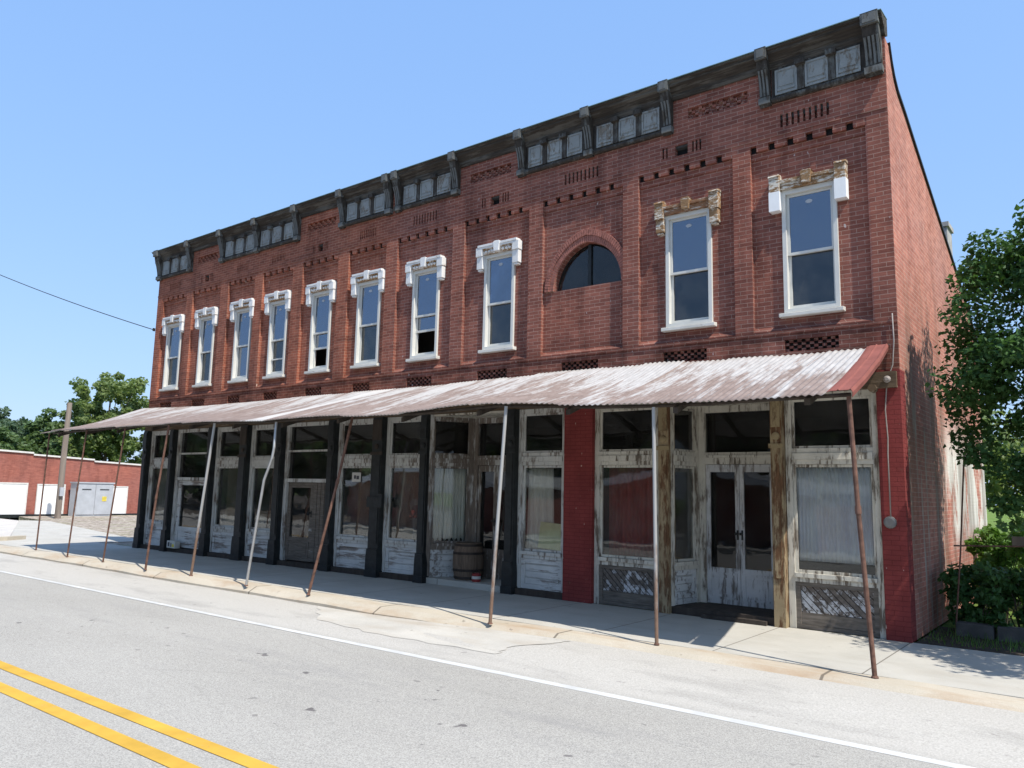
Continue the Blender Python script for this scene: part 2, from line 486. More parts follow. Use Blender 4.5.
    k.bsdf(c, .75, 0, None, .3)
    M['awning'] = k.m


ground_mats()


# ------------------------------------------------------------------ mesh helpers
OFF = {}


class MB:
    def __init__(self):
        self.v, self.f, self.T = [], [], None

    def add(self, vs, fs):
        n = len(self.v)
        if self.T is not None:
            vs = [tuple(self.T @ Vector(p)) for p in vs]
        self.v += [tuple(p) for p in vs]
        self.f += [tuple(i + n for i in q) for q in fs]
        return self

    def box(self, x0, x1, y0, y1, z0, z1):
        x0, x1 = min(x0, x1), max(x0, x1)
        y0, y1 = min(y0, y1), max(y0, y1)
        z0, z1 = min(z0, z1), max(z0, z1)
        return self.add([(x0, y0, z0), (x1, y0, z0), (x1, y1, z0), (x0, y1, z0), (x0, y0, z1), (x1, y0, z1), (x1, y1, z1), (x0, y1, z1)],
                        [(0, 3, 2, 1), (4, 5, 6, 7), (0, 1, 5, 4), (1, 2, 6, 5), (2, 3, 7, 6), (3, 0, 4, 7)])

    def quad(self, *p):
        return self.add(p, [tuple(range(len(p)))])

    def prism(self, poly, a, b, axis):
        mk = {'x': lambda s, p: (s, p[0], p[1]), 'y': lambda s, p: (p[0], s, p[1]), 'z': lambda s, p: (p[0], p[1], s)}[axis]
        n = len(poly)
        vs = [mk(a, p) for p in poly] + [mk(b, p) for p in poly]
        fs = [tuple(range(n)), tuple(range(2 * n - 1, n - 1, -1))] + [(i, i + n, (i + 1) % n + n, (i + 1) % n) for i in range(n)]
        return self.add(vs, fs)

    def frame(self, x0, x1, z0, z1, w, y0, y1, wt=None, wb=None):
        wt = w if wt is None else wt
        wb = w if wb is None else wb
        self.box(x0, x0 + w, y0, y1, z0, z1)
        self.box(x1 - w, x1, y0, y1, z0, z1)
        self.box(x0 + w, x1 - w, y0 + .001, y1 - .001, z1 - wt, z1)
        self.box(x0 + w, x1 - w, y0 + .001, y1 - .001, z0, z0 + wb)
        return self

    def tube(self, pts, r, n=10, r1=None):
        pts = [Vector(p) for p in pts]
        vs, fs = [], []
        for i, p in enumerate(pts):
            d = (pts[min(i + 1, len(pts) - 1)] - pts[max(i - 1, 0)]).normalized()
            a = d.cross(Vector((0, 0, 1)) if abs(d.z) < .9 else Vector((1, 0, 0))).normalized()
            b = d.cross(a)
            rr = r if r1 is None else r + (r1 - r) * i / (len(pts) - 1)
            for j in range(n):
                t = 2 * math.pi * j / n
                vs.append(tuple(p + a * (rr * math.cos(t)) + b * (rr * math.sin(t))))
        for i in range(len(pts) - 1):
            for j in range(n):
                fs.append((i * n + j, i * n + (j + 1) % n, (i + 1) * n + (j + 1) % n, (i + 1) * n + j))
        fs.append(tuple(range(n - 1, -1, -1)))
        fs.append(tuple((len(pts) - 1) * n + j for j in range(n)))
        return self.add(vs, fs)

    def lathe(self, cx, cy, prof, n=20):
        vs, fs = [], []
        for r, z in prof:
            for j in range(n):
                t = 2 * math.pi * j / n
                vs.append((cx + r * math.cos(t), cy + r * math.sin(t), z))
        for i in range(len(prof) - 1):
            for j in range(n):
                fs.append((i * n + j, i * n + (j + 1) % n, (i + 1) * n + (j + 1) % n, (i + 1) * n + j))
        fs.append(tuple(range(n - 1, -1, -1)))
        fs.append(tuple((len(prof) - 1) * n + j for j in range(n)))
        return self.add(vs, fs)

    def build(self, name, mat, parent=None, fix=True, smooth=False, bevel=0, at=None):
        me = bpy.data.meshes.new(name)
        off = OFF.get(parent, Vector((0, 0, 0))) if parent is not None else Vector(at if at else (0, 0, 0))
        me.from_pydata([(p[0] - off[0], p[1] - off[1], p[2] - off[2]) for p in self.v], [], self.f)
        if fix:
            b = bmesh.new()
            b.from_mesh(me)
            bmesh.ops.recalc_face_normals(b, faces=b.faces)
            b.to_mesh(me)
            b.free()
        if smooth:
            me.polygons.foreach_set('use_smooth', [True] * len(me.polygons))
        me.materials.append(M[mat] if isinstance(mat, str) else mat)
        o = bpy.data.objects.new(name, me)
        COL.objects.link(o)
        if parent is not None:
            o.parent = parent
            OFF[o] = off
        else:
            o.location = off
            OFF[o] = off
        if bevel:
            md = o.modifiers.new('bevel', 'BEVEL')
            md.width = bevel
            md.segments = 2
            md.limit_method = 'ANGLE'
        return o


def root(name, label, cat, loc=(0, 0, 0), group=None):
    o = bpy.data.objects.new(name, None)
    o.empty_display_size = .3
    COL.objects.link(o)
    o.location = loc
    OFF[o] = Vector(loc)
    return tag(o, label, cat, group)


def tag(o, label, cat, group=None):
    o['label'] = label
    o['category'] = cat
    if group:
        o['group'] = group
    return o


def struct(o):
    o['kind'] = 'structure'
    return o


def grid_wall(mb, x0, x1, z0, z1, y, holes, depth):
    """wall face at y with rectangular holes (xa, xb, za, zb) and reveals of the given depth"""
    xs = sorted({x0, x1, *[h[0] for h in holes], *[h[1] for h in holes]})
    zs = sorted({z0, z1, *[h[2] for h in holes], *[h[3] for h in holes]})
    for i in range(len(xs) - 1):
        run = None
        for j in range(len(zs) - 1):
            cx, cz = (xs[i] + xs[i + 1]) / 2, (zs[j] + zs[j + 1]) / 2
            if any(h[0] < cx < h[1] and h[2] < cz < h[3] for h in holes):
                continue
            mb.quad((xs[i], y, zs[j]), (xs[i + 1], y, zs[j]), (xs[i + 1], y, zs[j + 1]), (xs[i], y, zs[j + 1]))
    for h in holes:
        d = h[4] if len(h) > 4 else depth
        a, b, c, e = h[:4]
        mb.quad((a, y, c), (a, y + d, c), (a, y + d, e), (a, y, e))
        mb.quad((b, y, c), (b, y, e), (b, y + d, e), (b, y + d, c))
        mb.quad((a, y, c), (b, y, c), (b, y + d, c), (a, y + d, c))
        mb.quad((a, y, e), (a, y + d, e), (b, y + d, e), (b, y, e))


# ------------------------------------------------------------------ ground, road, pavement
def sm(a, b, x):
    t = min(1, max(0, (x - a) / (b - a)))
    return t * t * (3 - 2 * t)


def zroad(x, y):
    return -.115 + .085 * sm(-7.2, -2.6, x) * sm(-4.3, -2.8, y)


def sheet(name, xs, ys, zf, mat):
    vs = [(x, y, zf(x, y)) for y in ys for x in xs]
    n = len(xs)
    fs = [(j * n + i, j * n + i + 1, (j + 1) * n + i + 1, (j + 1) * n + i) for j in range(len(ys) - 1) for i in range(n - 1)]
    return struct(MB().add(vs, fs).build(name, mat, fix=False))


lin = lambda a, b, n: [a + (b - a) * i / (n - 1) for i in range(n)]
g = MB()
g.quad((-500, -500, -.30), (500, -500, -.30), (500, 500, -.30), (-500, 500, -.30))
struct(g.build('ground', 'grass', fix=False))
sheet('road', lin(-120, -24, 40) + lin(-23, 8, 63) + lin(9, 60, 20), [-12.4, -11, -9, -7, -5.5, -4.6, -4.3, -3.9, -3.5, -3.1, -2.8, -2.58], zroad, 'asphalt')
sheet('road_edge_line', lin(-120, 40, 240), [-4.195, -4.10], lambda x, y: zroad(x, y) + .005, 'white_paint')
sheet('road_centre_line', lin(-120, 40, 160), [-7.262, -7.135], lambda x, y: zroad(x, y) + .005, 'yellow_paint')
sheet('road_centre_line', lin(-120, 40, 160), [-7.585, -7.455], lambda x, y: zroad(x, y) + .005, 'yellow_paint')
# concrete apron patch let into the shoulder
ap = [(-7.6, -2.61), (-3.05, -2.61), (-3.12, -2.9), (-3.42, -3.25), (-3.36, -3.6), (-5.2, -3.62), (-6.6, -3.40)]
am = MB()
pts = []
for i, (a, b) in enumerate(ap):
    c, d = ap[(i + 1) % len(ap)]
    for t in range(6):
        q = t / 6
        j = .03 * math.sin(5.1 * (a + q * 3) + i * 2)
        pts.append((a + (c - a) * q + (j if i else 0), b + (d - b) * q + (j if i else 0)))
am.add([(x, y, zroad(x, y) + .005) for x, y in pts] + [(-5.6, -3.0, zroad(-5.6, -3) + .012)], [(i, (i + 1) % len(pts), len(pts)) for i in range(len(pts))])
struct(am.build('road_apron', 'apron'))

# pavement in slabs of one sheet, curb strip in front of it
sw = MB()
sw.box(-20.6, 14, -2.146, 0.03, -.3, 0)
sw.prism([(-20.6, -2.14), (-20.6, 1.3), (-21.9, 1.66), (-34, 4.1), (-35.2, 3.4), (-22.75, -1.42), (-22.75, -2.14)], -.3, -.004, 'z')
struct(sw.build('pavement', 'sidewalk'))
cb = MB()
xs = [-22.75] + lin(-21, 14, 71)
top = lambda x: -.004 + .006 * math.sin(x * 3.1) - .02 * (1 - sm(-5, -20, x)) * 0
yo = lambda x: -2.60 - .018 * math.sin(x * .9) - .012 * math.sin(x * 3.7)
for a, b in zip(xs[:-1], xs[1:]):
    cb.add([(a, -2.15, -.3), (b, -2.15, -.3), (b, -2.15, top(b)), (a, -2.15, top(a)),
            (a, yo(a), -.3), (b, yo(b), -.3), (b, yo(b), top(b) - .075), (a, yo(a), top(a) - .075),
            (a, yo(a) + .14, top(a)), (b, yo(b) + .14, top(b))],
           [(2, 3, 8, 9), (9, 8, 7, 6), (4, 5, 6, 7), (0, 3, 2, 1)])
cb.prism([(-22.75, -2.6), (-22.6, -2.6), (-22.62, -1.5), (-22.95, -.9), (-23.1, -1.0), (-22.85, -1.6)], -.2, .10, 'z')
struct(cb.build('curb', 'curb'))
g = MB()
g.prism([(-22.8, -2.57), (-22.8, -1.42), (-35.2, 3.4), (-42, 3.6), (-60, 3.6), (-60, -2.57)], -.3, -.02, 'z')
struct(g.build('side_street', 'pad'))
g = MB()
g.prism([(-18.33, 0.02), (-20.6, 0.02), (-20.6, 1.3), (-21.9, 1.66), (-34, 4.1), (-37, 4.6), (-39.6, 5), (-46, 30), (-18.33, 30)], -.3, -.03, 'z')
struct(g.build('gravel_lot', 'gravel'))
g = MB()
g.prism([(0.02, .03), (14, .03), (14, 60), (-18.3, 60), (-18.3, 8), (0.02, 8)], -.3, -.01, 'z')
struct(g.build('lawn', 'grass'))
g = MB()
g.box(-60, 40, -15, -12.4, -.3, -.02)
struct(g.build('far_pavement', 'sidewalk'))

# ------------------------------------------------------------------ the building
BX0, BX1 = -18.32, 0.0
B = root('brick_building', 'long two storey red brick corner shop building with ornate dark cornice and shopfronts', 'building', (-9.16, 0, 0))

PIL = [(-18.32, -18.08), (-16.83, -16.55), (-15.26, -14.92), (-13.82, -13.50), (-12.36, -12.01), (-10.80, -10.46), (-9.32, -9.00),
       (-7.52, -7.23), (-5.74, -5.45), (-3.89, -3.61), (-2.08, -1.82), (-.26, 0)]
WIN = [(-17.76, -17.04), (-16.15, -15.50), (-14.58, -13.92), (-13.18, -12.54), (-11.66, -11.01), (-10.17, -9.48), (-8.56, -7.87), (-6.75, -6.07), None, (-3.165, -2.435), (-1.40, -.675)]
PZ0, PZ1 = 3.885, 6.60
RB = .07           # depth of the recessed bays
ARCH = (-4.585, 4.985)
front, lat, dent, shade_back = MB(), MB(), MB(), MB()
holes = []
panel = []
for i in range(11):
    xa, xb = PIL[i][1], PIL[i + 1][0]
    holes.append((xa, xb, PZ0, PZ1, RB))
    panel.append((xa, xb))
SLOT = 'S', 'H', 'S', 'S', 'H', 'S', 'S', 'H', 'S', 'H', 'S'
small = []
for i, (xa, xb) in enumerate(panel):
    c = (xa + xb) / 2 + .0
    sc = (xb - xa) / 1.56
    if SLOT[i] == 'S':
        for k in range(9):
            x = c - .34 * sc + k * .078 * sc
            small.append((x, x + .036 * sc, 6.775, 6.965, .07))
    else:
        small.append((c - .14 * sc, c + .07 * sc, 6.76, 6.93, .09))
        for x in (-.36, -.30, .14, .20, .26):
            small.append((c + x * sc, c + (x + .032) * sc, 6.765, 6.94, .06))
    # low lattice vents
    small.append((c - .36 * sc, c + .34 * sc, 3.59, 3.755, .07))
BR = [-18.25, -16.72, -15.23, -13.76, -12.24, -10.68, -9.25, -8.98, -7.44, -5.89, -4.50, -3.08, -1.565, -.13]
BRICKBAY = [(BR[1], BR[2]), (BR[4], BR[5]), (BR[8], BR[9]), (BR[11], BR[12])]
for a, b in BRICKBAY:
    c = (a + b) / 2 + .02
    small.append((c - .46 * (b - a) / 1.5, c + .46 * (b - a) / 1.5, 7.29, 7.47, .06))
grid_wall(front, BX0, BX1, 3.25, 7.75, 0, holes + small, .08)
# a settled joint between the two halves of the row
for h in small:
    (shade_back if (h[1] - h[0] > .15 and h[2] < 7) else front).quad((h[0], h[4] - .001, h[2]), (h[1], h[4] - .001, h[2]), (h[1], h[4] - .001, h[3]), (h[0], h[4] - .001, h[3]))
    if h[1] - h[0] > .3:           # lattice of brick ends
        nx = int((h[1] - h[0]) / .052)
        nz = 4
        for r in range(nz):
            for k in range(nx):
                if (k + r) % 3 == 0 if (h[2] > 7) else (k + r) % 2 == 0:
                    w_ = (h[1] - h[0]) / nx
                    hz = (h[3] - h[2]) / nz
                    lat.box(h[0] + k * w_, h[0] + (k + .97) * w_, .020 if h[2] > 7 else .034, h[4] - .004, h[2] + r * hz + .003, h[2] + (r + .94) * hz)
# recessed bays: back sheet with window hole or arch, corbel table at the head, sloped brick ledge at the foot
for i, (xa, xb) in enumerate(panel):
    if WIN[i]:
        a, b = WIN[i]
        grid_wall(front, xa, xb, PZ0, PZ1, RB, [(a, b, 4.13, 5.86, .16)], .16)
    else:
        cx, zs = ARCH

        def arc(a_, h_, n=14):
            c_ = (h_ * h_ - a_ * a_) / (2 * a_)
            R_ = c_ + a_
            t1 = math.asin(min(1, h_ / R_))
            left = [(cx + c_ - R_ * math.cos(t1 * k / n), zs + R_ * math.sin(t1 * k / n)) for k in range(n + 1)]
            return left + [(2 * cx - x, z) for x, z in reversed(left[:-1])]
        A = arc(.65, .735)
        grid_wall(front, xa, xb, PZ0, PZ1, RB, [(cx - .65, cx + .65, zs, PZ1 - .5, 0.0)], 0)
        zt = PZ1 - .5
        for p, q in zip(A[:-1], A[1:]):
            front.quad((p[0], RB, p[1]), (q[0], RB, q[1]), (q[0], RB, zt), (p[0], RB, zt))
            front.quad((p[0], RB, p[1]), (p[0], RB + .16, p[1]), (q[0], RB + .16, q[1]), (q[0], RB, q[1]))
        front.quad((A[0][0], RB, zs), (A[-1][0], RB, zs), (A[-1][0], RB + .16, zs), (A[0][0], RB + .16, zs))
    n = max(5, round((xb - xa) / .265))
    pit = (xb - xa) / n
    for k in range(n):
        x = xa + k * pit
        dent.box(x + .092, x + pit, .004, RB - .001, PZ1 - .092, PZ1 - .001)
        shade_back.quad((x + .001, RB - .012, PZ1 - .088), (x + .091, RB - .012, PZ1 - .088), (x + .091, RB - .012, PZ1 - .002), (x + .001, RB - .012, PZ1 - .002))  # near-black quad paints the shade at the back of each notch
    dent.box(xa + .001, xb - .001, .052, RB - .001, PZ1 - .20, PZ1 - .094)
    front.prism([(RB - .001, PZ0 + .075), (.012, PZ0 + .012), (.012, PZ0 + .001), (RB - .001, PZ0 + .001)], xa + .001, xb - .001, 'x')
front.box(BX0 + .0, BX1 - .002, -.014, .0, 3.835, 3.882)        # string course
front.box(BX0 + .0, BX1 - .002, -.010, .0, 6.665, 6.705)
for part_ in (dent, lat):
    front.add(part_.v, part_.f)
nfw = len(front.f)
front.add(shade_back.v, shade_back.f)
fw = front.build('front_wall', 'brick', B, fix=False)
fw.data.materials.append(M['dark_back'])
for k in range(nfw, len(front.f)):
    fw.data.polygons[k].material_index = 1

# arched window
rg = MB()
cx, zs = ARCH
for (a0, h0, a1, h1, y0) in ((.652, .737, .732, .85, .03), (.734, .852, .815, .965, .015)):
    A0, A1 = arc(a0, h0), arc(a1, h1)
    for i in range(len(A0) - 1):
        for s in range(2):
            t0, t1 = s / 2 + .045, (s + 1) / 2 - .045
            L = lambda P, Q, t: (P[0] + (Q[0] - P[0]) * t, P[1] + (Q[1] - P[1]) * t)
            a, b = L(A0[i], A0[i + 1], t0), L(A0[i], A0[i + 1], t1)
            c, d = L(A1[i], A1[i + 1], t1), L(A1[i], A1[i + 1], t0)
            rg.prism([a, b, c, d], y0, RB + .12, 'y')
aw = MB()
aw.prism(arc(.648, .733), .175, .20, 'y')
arch = aw.build('arched_window', 'dark_back', B)
rg.build('brick_arch', 'brick_arch', arch)
rg = MB()
A0, A1 = arc(.653, .738), arc(.814, .964)
for i in range(len(A0) - 1):
    rg.prism([A0[i], A0[i + 1], A1[i + 1], A1[i]], .04, RB + .1, 'y')
rg.build('arch_mortar', 'arch_mortar', arch)
ag = MB()
ag.prism([(x, z) for x, z in arc(.62, .70)], .160, .166, 'y')
ag.build('pane', 'glass_dark', arch)
ab = MB()
ab.box(cx - .03, cx + .03, .13, .159, zs, zs + .715)
ab.build('mullion', 'iron', arch)
ab = MB()
ab.box(cx - .655, cx + .655, .085, .2, zs - .035, zs - .001)
ab.build('sill', 'brick_arch', arch)

# side, back and left walls, roof
sd = MB()
# the gable side, parapet stepping down to a steep slope
prof = [(0, 0), (6.9, 0), (6.9, 4.75), (6.2, 5.03), (5.03, 5.54), (3.0, 6.27), (1.6, 6.78), (1.09, 6.975), (.62, 7.13), (.45, 7.25), (.33, 7.40), (.22, 7.62), (0.02, 7.66), (0, 7.66)]
sd.prism([(max(y, .004), z) for y, z in prof[:-1]], -.28, -.0015, 'x')
sw_ = sd.build('side_wall', 'brick_side', B)
cp = MB()
cpp = prof[2:12]
cp.add([(x, y, z + dz) for x, dz in ((-.31, .003), (.025, .003), (.025, .045), (-.31, .045)) for y, z in cpp], [(r * 10 + i, r * 10 + i + 1, ((r + 1) % 4) * 10 + i + 1, ((r + 1) % 4) * 10 + i) for r in range(4) for i in range(9)])
cp.build('parapet_cap', 'iron', sw_)
lw = MB()
lw.box(BX0 + .001, BX0 + .3, .16, 6.9, 0, 3.2)
lw.box(BX0 + .001, BX0 + .3, .006, 6.9, 3.2, 5.2)
lw.prism([(.006, 5.2), (6.9, 5.2), (3, 6.2), (1.2, 6.9), (.4, 7.3), (.25, 7.6), (.006, 7.66)], BX0 + .001, BX0 + .3, 'x')
lw.build('left_wall', 'brick', B)
bw = MB()
bw.box(BX0 + .3, -.28, 6.65, 6.9, 0, 4.7)
bw.build('back_wall', 'brick_side', B)
rf = MB()
rf.prism([(.03, 7.1), (.4, 7.0), (6.9, 4.6), (6.9, 4.4), (.03, 6.9)], BX0 + .3, -.28, 'x')
rfo = rf.build('roof', 'roof', B)
ch = MB()
ch.box(-.24, -.02, 4.3, 4.75, 5.3, 6.32)
ch.box(-.27, .01, 4.27, 4.78, 6.32, 6.40)
ch.build('chimney', 'chim', rfo)

# cornice: crown moulding, frieze boards, brackets
cr = MB()
cr.prism([(0, 7.655), (-.03, 7.655), (-.05, 7.70), (-.055, 7.74), (-.12, 7.80), (-.165, 7.83), (-.17, 7.865), (-.20, 7.875), (-.205, 7.90), (.12, 7.93), (.12, 7.70)], BX0 - .14, .015, 'x')
cor = cr.build('cornice', 'crown', B)
fl = MB()
fl.prism([(-.22, 7.903), (-.22, 7.914), (.12, 7.944), (.12, 7.932)], BX0 - .15, .02, 'x')
fl.build('flashing', 'flash', cor)


def bracket(x, wd):
    b = MB()
    b.prism([(0, 7.13), (-.05, 7.11), (-.085, 7.15), (-.085, 7.22), (-.065, 7.25), (-.075, 7.40), (-.11, 7.54), (-.155, 7.64), (-.175, 7.72), (-.185, 7.80), (0, 7.80)], x - wd / 2, x + wd / 2, 'x')
    o = b.build('bracket', 'tin_dark', cor)
    c = MB()
    c.box(x - wd / 2 - .008, x + wd / 2 + .008, -.225, -.12, 7.765, 7.925)
    c.box(x - wd / 2 + .02, x + wd / 2 - .02, -.236, -.224, 7.785, 7.905)
    c.prism([(-.23, 7.9255), (-.10, 7.945), (-.10, 7.9255)], x - wd / 2 - .008, x + wd / 2 + .008, 'x')
    c.build('bracket_cap', 'tin_grey', o)
    d = MB()
    nfl = 3 if wd < .2 else 4
    for k in range(nfl):
        xx = x - wd / 2 + (k + .5) * wd / nfl
        d.prism([(-.07, 7.27), (-.09, 7.39), (-.125, 7.53), (-.165, 7.62), (-.14, 7.63), (-.06, 7.40)], xx - wd / nfl * .28, xx + wd / nfl * .28, 'x')
    d.box(x - wd / 2 - .008, x + wd / 2 + .008, -.1, -.001, 7.145, 7.235)
    d.build('bracket_flute', 'tin_grey', o)


for i, x in enumerate(BR):
    bracket(x, .20 if i in (0, 13) else .145)
for i in range(len(BR) - 1):
    a, b = BR[i] + .09, BR[i + 1] - .09
    if i == 6 or (BR[i], BR[i + 1]) in BRICKBAY:
        continue
    if i == 12:
        b -= .02
    pnl = MB()
    pnl.box(a, b, -.03, -.002, 7.15, 7.652)
    pnl.prism([(-.03, 7.15), (-.055, 7.15), (-.07, 7.175), (-.07, 7.20), (-.05, 7.22), (-.03, 7.23)], a, b, 'x')
    n = 3
    wd = (b - a) / n
    for k in range(1, n):
        x = a + k * wd
        pnl.box(x - .045, x + .045, -.055, -.03, 7.235, 7.58)
        pnl.box(x - .065, x + .065, -.12, -.03, 7.58, 7.652)
    po = pnl.build('frieze_panel', 'tin_dark', cor)
    q = MB()
    for k in range(n):
        x0, x1 = a + k * wd + .052, a + (k + 1) * wd - .052
        q.frame(x0, x1, 7.245, 7.615, .028, -.048, -.031)
        q.box(x0 + .031, x1 - .031, -.038, -.031, 7.273, 7.587)
        q.box(x0 + .05, x1 - .05, -.046, -.038, 7.36, 7.565)
        q.box(x0 + .031, x1 - .031, -.050, -.038, 7.295, 7.33)
    q.build('panel_inset', 'tin_pale', po)


# upper windows
def upper_window(i, a, b):
    z0, z1 = 4.135, 5.855
    y0 = .028
    fr = MB()
    fr.frame(a, b, z0, z1, .052, y0, .16, .06, .045)
    mid = 4.955
    fr.frame(a + .053, b - .053, mid - .02, z1 - .061, .036, .075, .11)          # upper sash
    fr.frame(a + .053, b - .053, z0 + .051, mid + .018, .036, .112, .15, .035, .05)
    open_ = {4: 4.62, 6: 4.66}.get(i)
    wo_ = fr.build('window', 'vinyl', B)
    g1 = MB()
    g1.box(a + .088, b - .088, .088, .093, mid + .016, z1 - .096)
    g1.build('pane', 'glass_up', wo_, fix=True)
    g2 = MB()
    lowz = z0 + .1 if not open_ else open_
    g2.box(a + .088, b - .088, .128, .133, lowz, mid - .016)
    g2.build('pane', 'glass_low' if i not in (2, 4, 6) else 'glass_up', wo_)
    if open_:
        e = MB()
        e.box(a + .054, b - .054, .105, .14, open_ - .02, open_ + .02)
        e.build('sash_rail', 'vinyl', wo_)
    if i == 3:
        e = MB()
        e.box(a + .054, b - .054, .10, .126, 4.50, 4.53)
        e.build('sash_rail', 'vinyl', wo_)
    s = MB()
    c = (a + b) / 2
    s.lathe(0, 0, [(.028, 0), (.028, .0015)], 12)
    s.v = [(c - .01 + p[0] * 1.7, .0865 - p[2], 5.66 + p[1]) for p in s.v]
    s.build('sticker', 'far_grey', wo_)
    sl = MB()
    sl.prism([(.14, 4.133), (-.03, 4.118), (-.03, 4.068), (-.012, 4.064), (.14, 4.064)], a - .055, b + .055, 'x')
    sl.build('sill', 'sill', wo_, bevel=.006)
    # hood with two ears, centre block
    bare = i >= 9
    hd = MB()
    hd.box(a + .0, b - .0, -.02, RB - .001, 5.86, 5.945)
    hd.box(a + .0, b - .0, -.045, RB - .001, 5.946, 5.995)
    if not bare:
        lg = MB()
        lg.box(a - .10, b + .10, -.062, RB - .002, 5.996, 6.035)
        lg.box(a - .002, b + .002, -.050, RB - .002, 5.962, 5.9955)
    ho = hd.build('hood', ('hood_bare' if i == 9 else 'hood_brown') if bare else 'hood_carve', wo_, bevel=.006)
    if not bare:
        lg.build('hood_ledge', 'hood_white', ho)
    for s_, x in ((-1, a), (1, b)):
        ears = MB()
        xo = x + s_ * .145
        ears.box(x - s_ * .001, xo, -.055, RB - .001, 5.80 if bare else 5.83, 6.045 if bare else 5.995)
        ears.box(x - s_ * .001, xo - s_ * .012, -.035, RB - .001, 5.60, 5.80 if bare else 5.83)
        ears.box(x + s_ * .02, xo - s_ * .03, -.02, RB - .001, 5.565, 5.60)
        if bare:
            ears.prism([(-.07, 6.045), (-.06, 6.075), (.02, 6.09), (RB - .001, 6.06), (RB - .001, 6.045)], x - s_ * .0 if s_ > 0 else xo - .01, xo + .01 if s_ > 0 else x, 'x')
        ears.build('hood_ear', 'hood_brown' if bare else 'hood_white', ho, bevel=.008)
    if bare and i == 10:
        for s_, x in ((-1, a), (1, b)):
            wp = MB()
            xo = x + s_ * .147
            wp.box(x - s_ * .002, xo, -.058, RB - .001, 5.562, 5.835)
            wp.build('hood_ear_block', 'white_board', ho)
    k = MB()
    k.prism([(c - .055, 5.87), (c + .055, 5.87), (c + .075, 6.035), (c - .075, 6.035)], -.075, RB - .001, 'y')
    k.prism([(c - .085, 6.036), (c + .085, 6.036), (c + .05, 6.06), (c - .05, 6.06)], -.07, RB - .001, 'y')
    k.build('keystone', 'hood_brown' if bare else 'hood_white', ho, bevel=.006)
    if not bare:
        for s_ in (-1, 1):
            cvd = MB()
            for t in range(3):
                x = c + s_ * (.12 + t * .075)
                if abs(x - c) < (b - a) / 2 - .02:
                    cvd.lathe(0, 0, [(.030, 0), (.026, .012), (.012, .02)], 8)
                    cvd.v[-24:] = [(x + p[0], -.02 - p[2], 5.90 + p[1] * .8) for p in cvd.v[-24:]]
            cvd.build('carving', 'hood_white', ho)


for i, wn in enumerate(WIN):
    if wn:
        upper_window(i, *wn)

# ------------------------------------------------------------------ shopfront
FY = .05        # plane of the shopfront joinery
beam = MB()
beam.box(BX0, -.28, -.05, .20, 3.03, 3.249)
beam.build('lintel_beam', 'wood_old', B)
pl = MB()
pl.box(-.28, -.0, -.012, .26, 0, 3.2485)
pl.build('pier', 'brick_red', B)
pl = MB()
pl.box(-4.93, -4.405, -.03, .26, 0, 3.03)
pl.build('pier', 'brick_red', B)


def column(x0, x1, body, head=None, base=True):
    c = MB()
    c.box(x0, x1, -.07, .14, .0 if not base else .52, 3.028)
    if base:
        c.prism([(x0 - .018, 0), (x1 + .018, 0), (x1 + .016, .34), (x1 + .008, .44), (x1, .52), (x0, .52), (x0 - .008, .44), (x0 - .016, .34)], -.10, .14, 'y')
        c.box(x0 - .028, x1 + .028, -.11, .14, 0, .12)
    c.box(x0 + .03, x1 - .03, -.085, -.07, .62, 2.30)
    o = c.build('column', body, B)
    h = MB()
    h.box(x0 - .02, x1 + .02, -.095, -.071, 2.30, 2.36)
    h.lathe(0, 0, [(.055, 0), (.05, .02), (.02, .028)], 12)
    h.v[-36:] = [((x0 + x1) / 2 + p[0], -.072 - p[2], 2.46 + p[1]) for p in h.v[-36:]]
    h.box(x0 + .015, x1 - .015, -.088, -.071, 2.58, 2.98)
    h.build('column_head', head or body, o)
    return o


column(-18.32, -18.12, 'iron')
column(-16.98, -16.80, 'iron')
column(-15.22, -15.02, 'iron')
column(-13.88, -13.60, 'iron', 'wood_dark')
column(-12.52, -12.30, 'iron')
column(-10.74, -10.54, 'iron')
c3 = column(-9.40, -9.12, 'iron', 'wood_dark')
cb_ = MB()
cb_.box(-9.43, -9.03, -.12, -.086, 1.30, 1.50)
cb_.box(-9.08, -8.98, -.15, -.09, 1.30, 1.56)
cb_.build('iron_clamp', 'iron', c3)
column(-8.10, -7.92, 'iron')
column(-6.08, -5.90, 'iron')
cB = column(-3.25, -3.09, 'col_brown', 'col_ochre', False)
cA = column(-1.60, -1.45, 'col_brown', 'col_ochre', False)


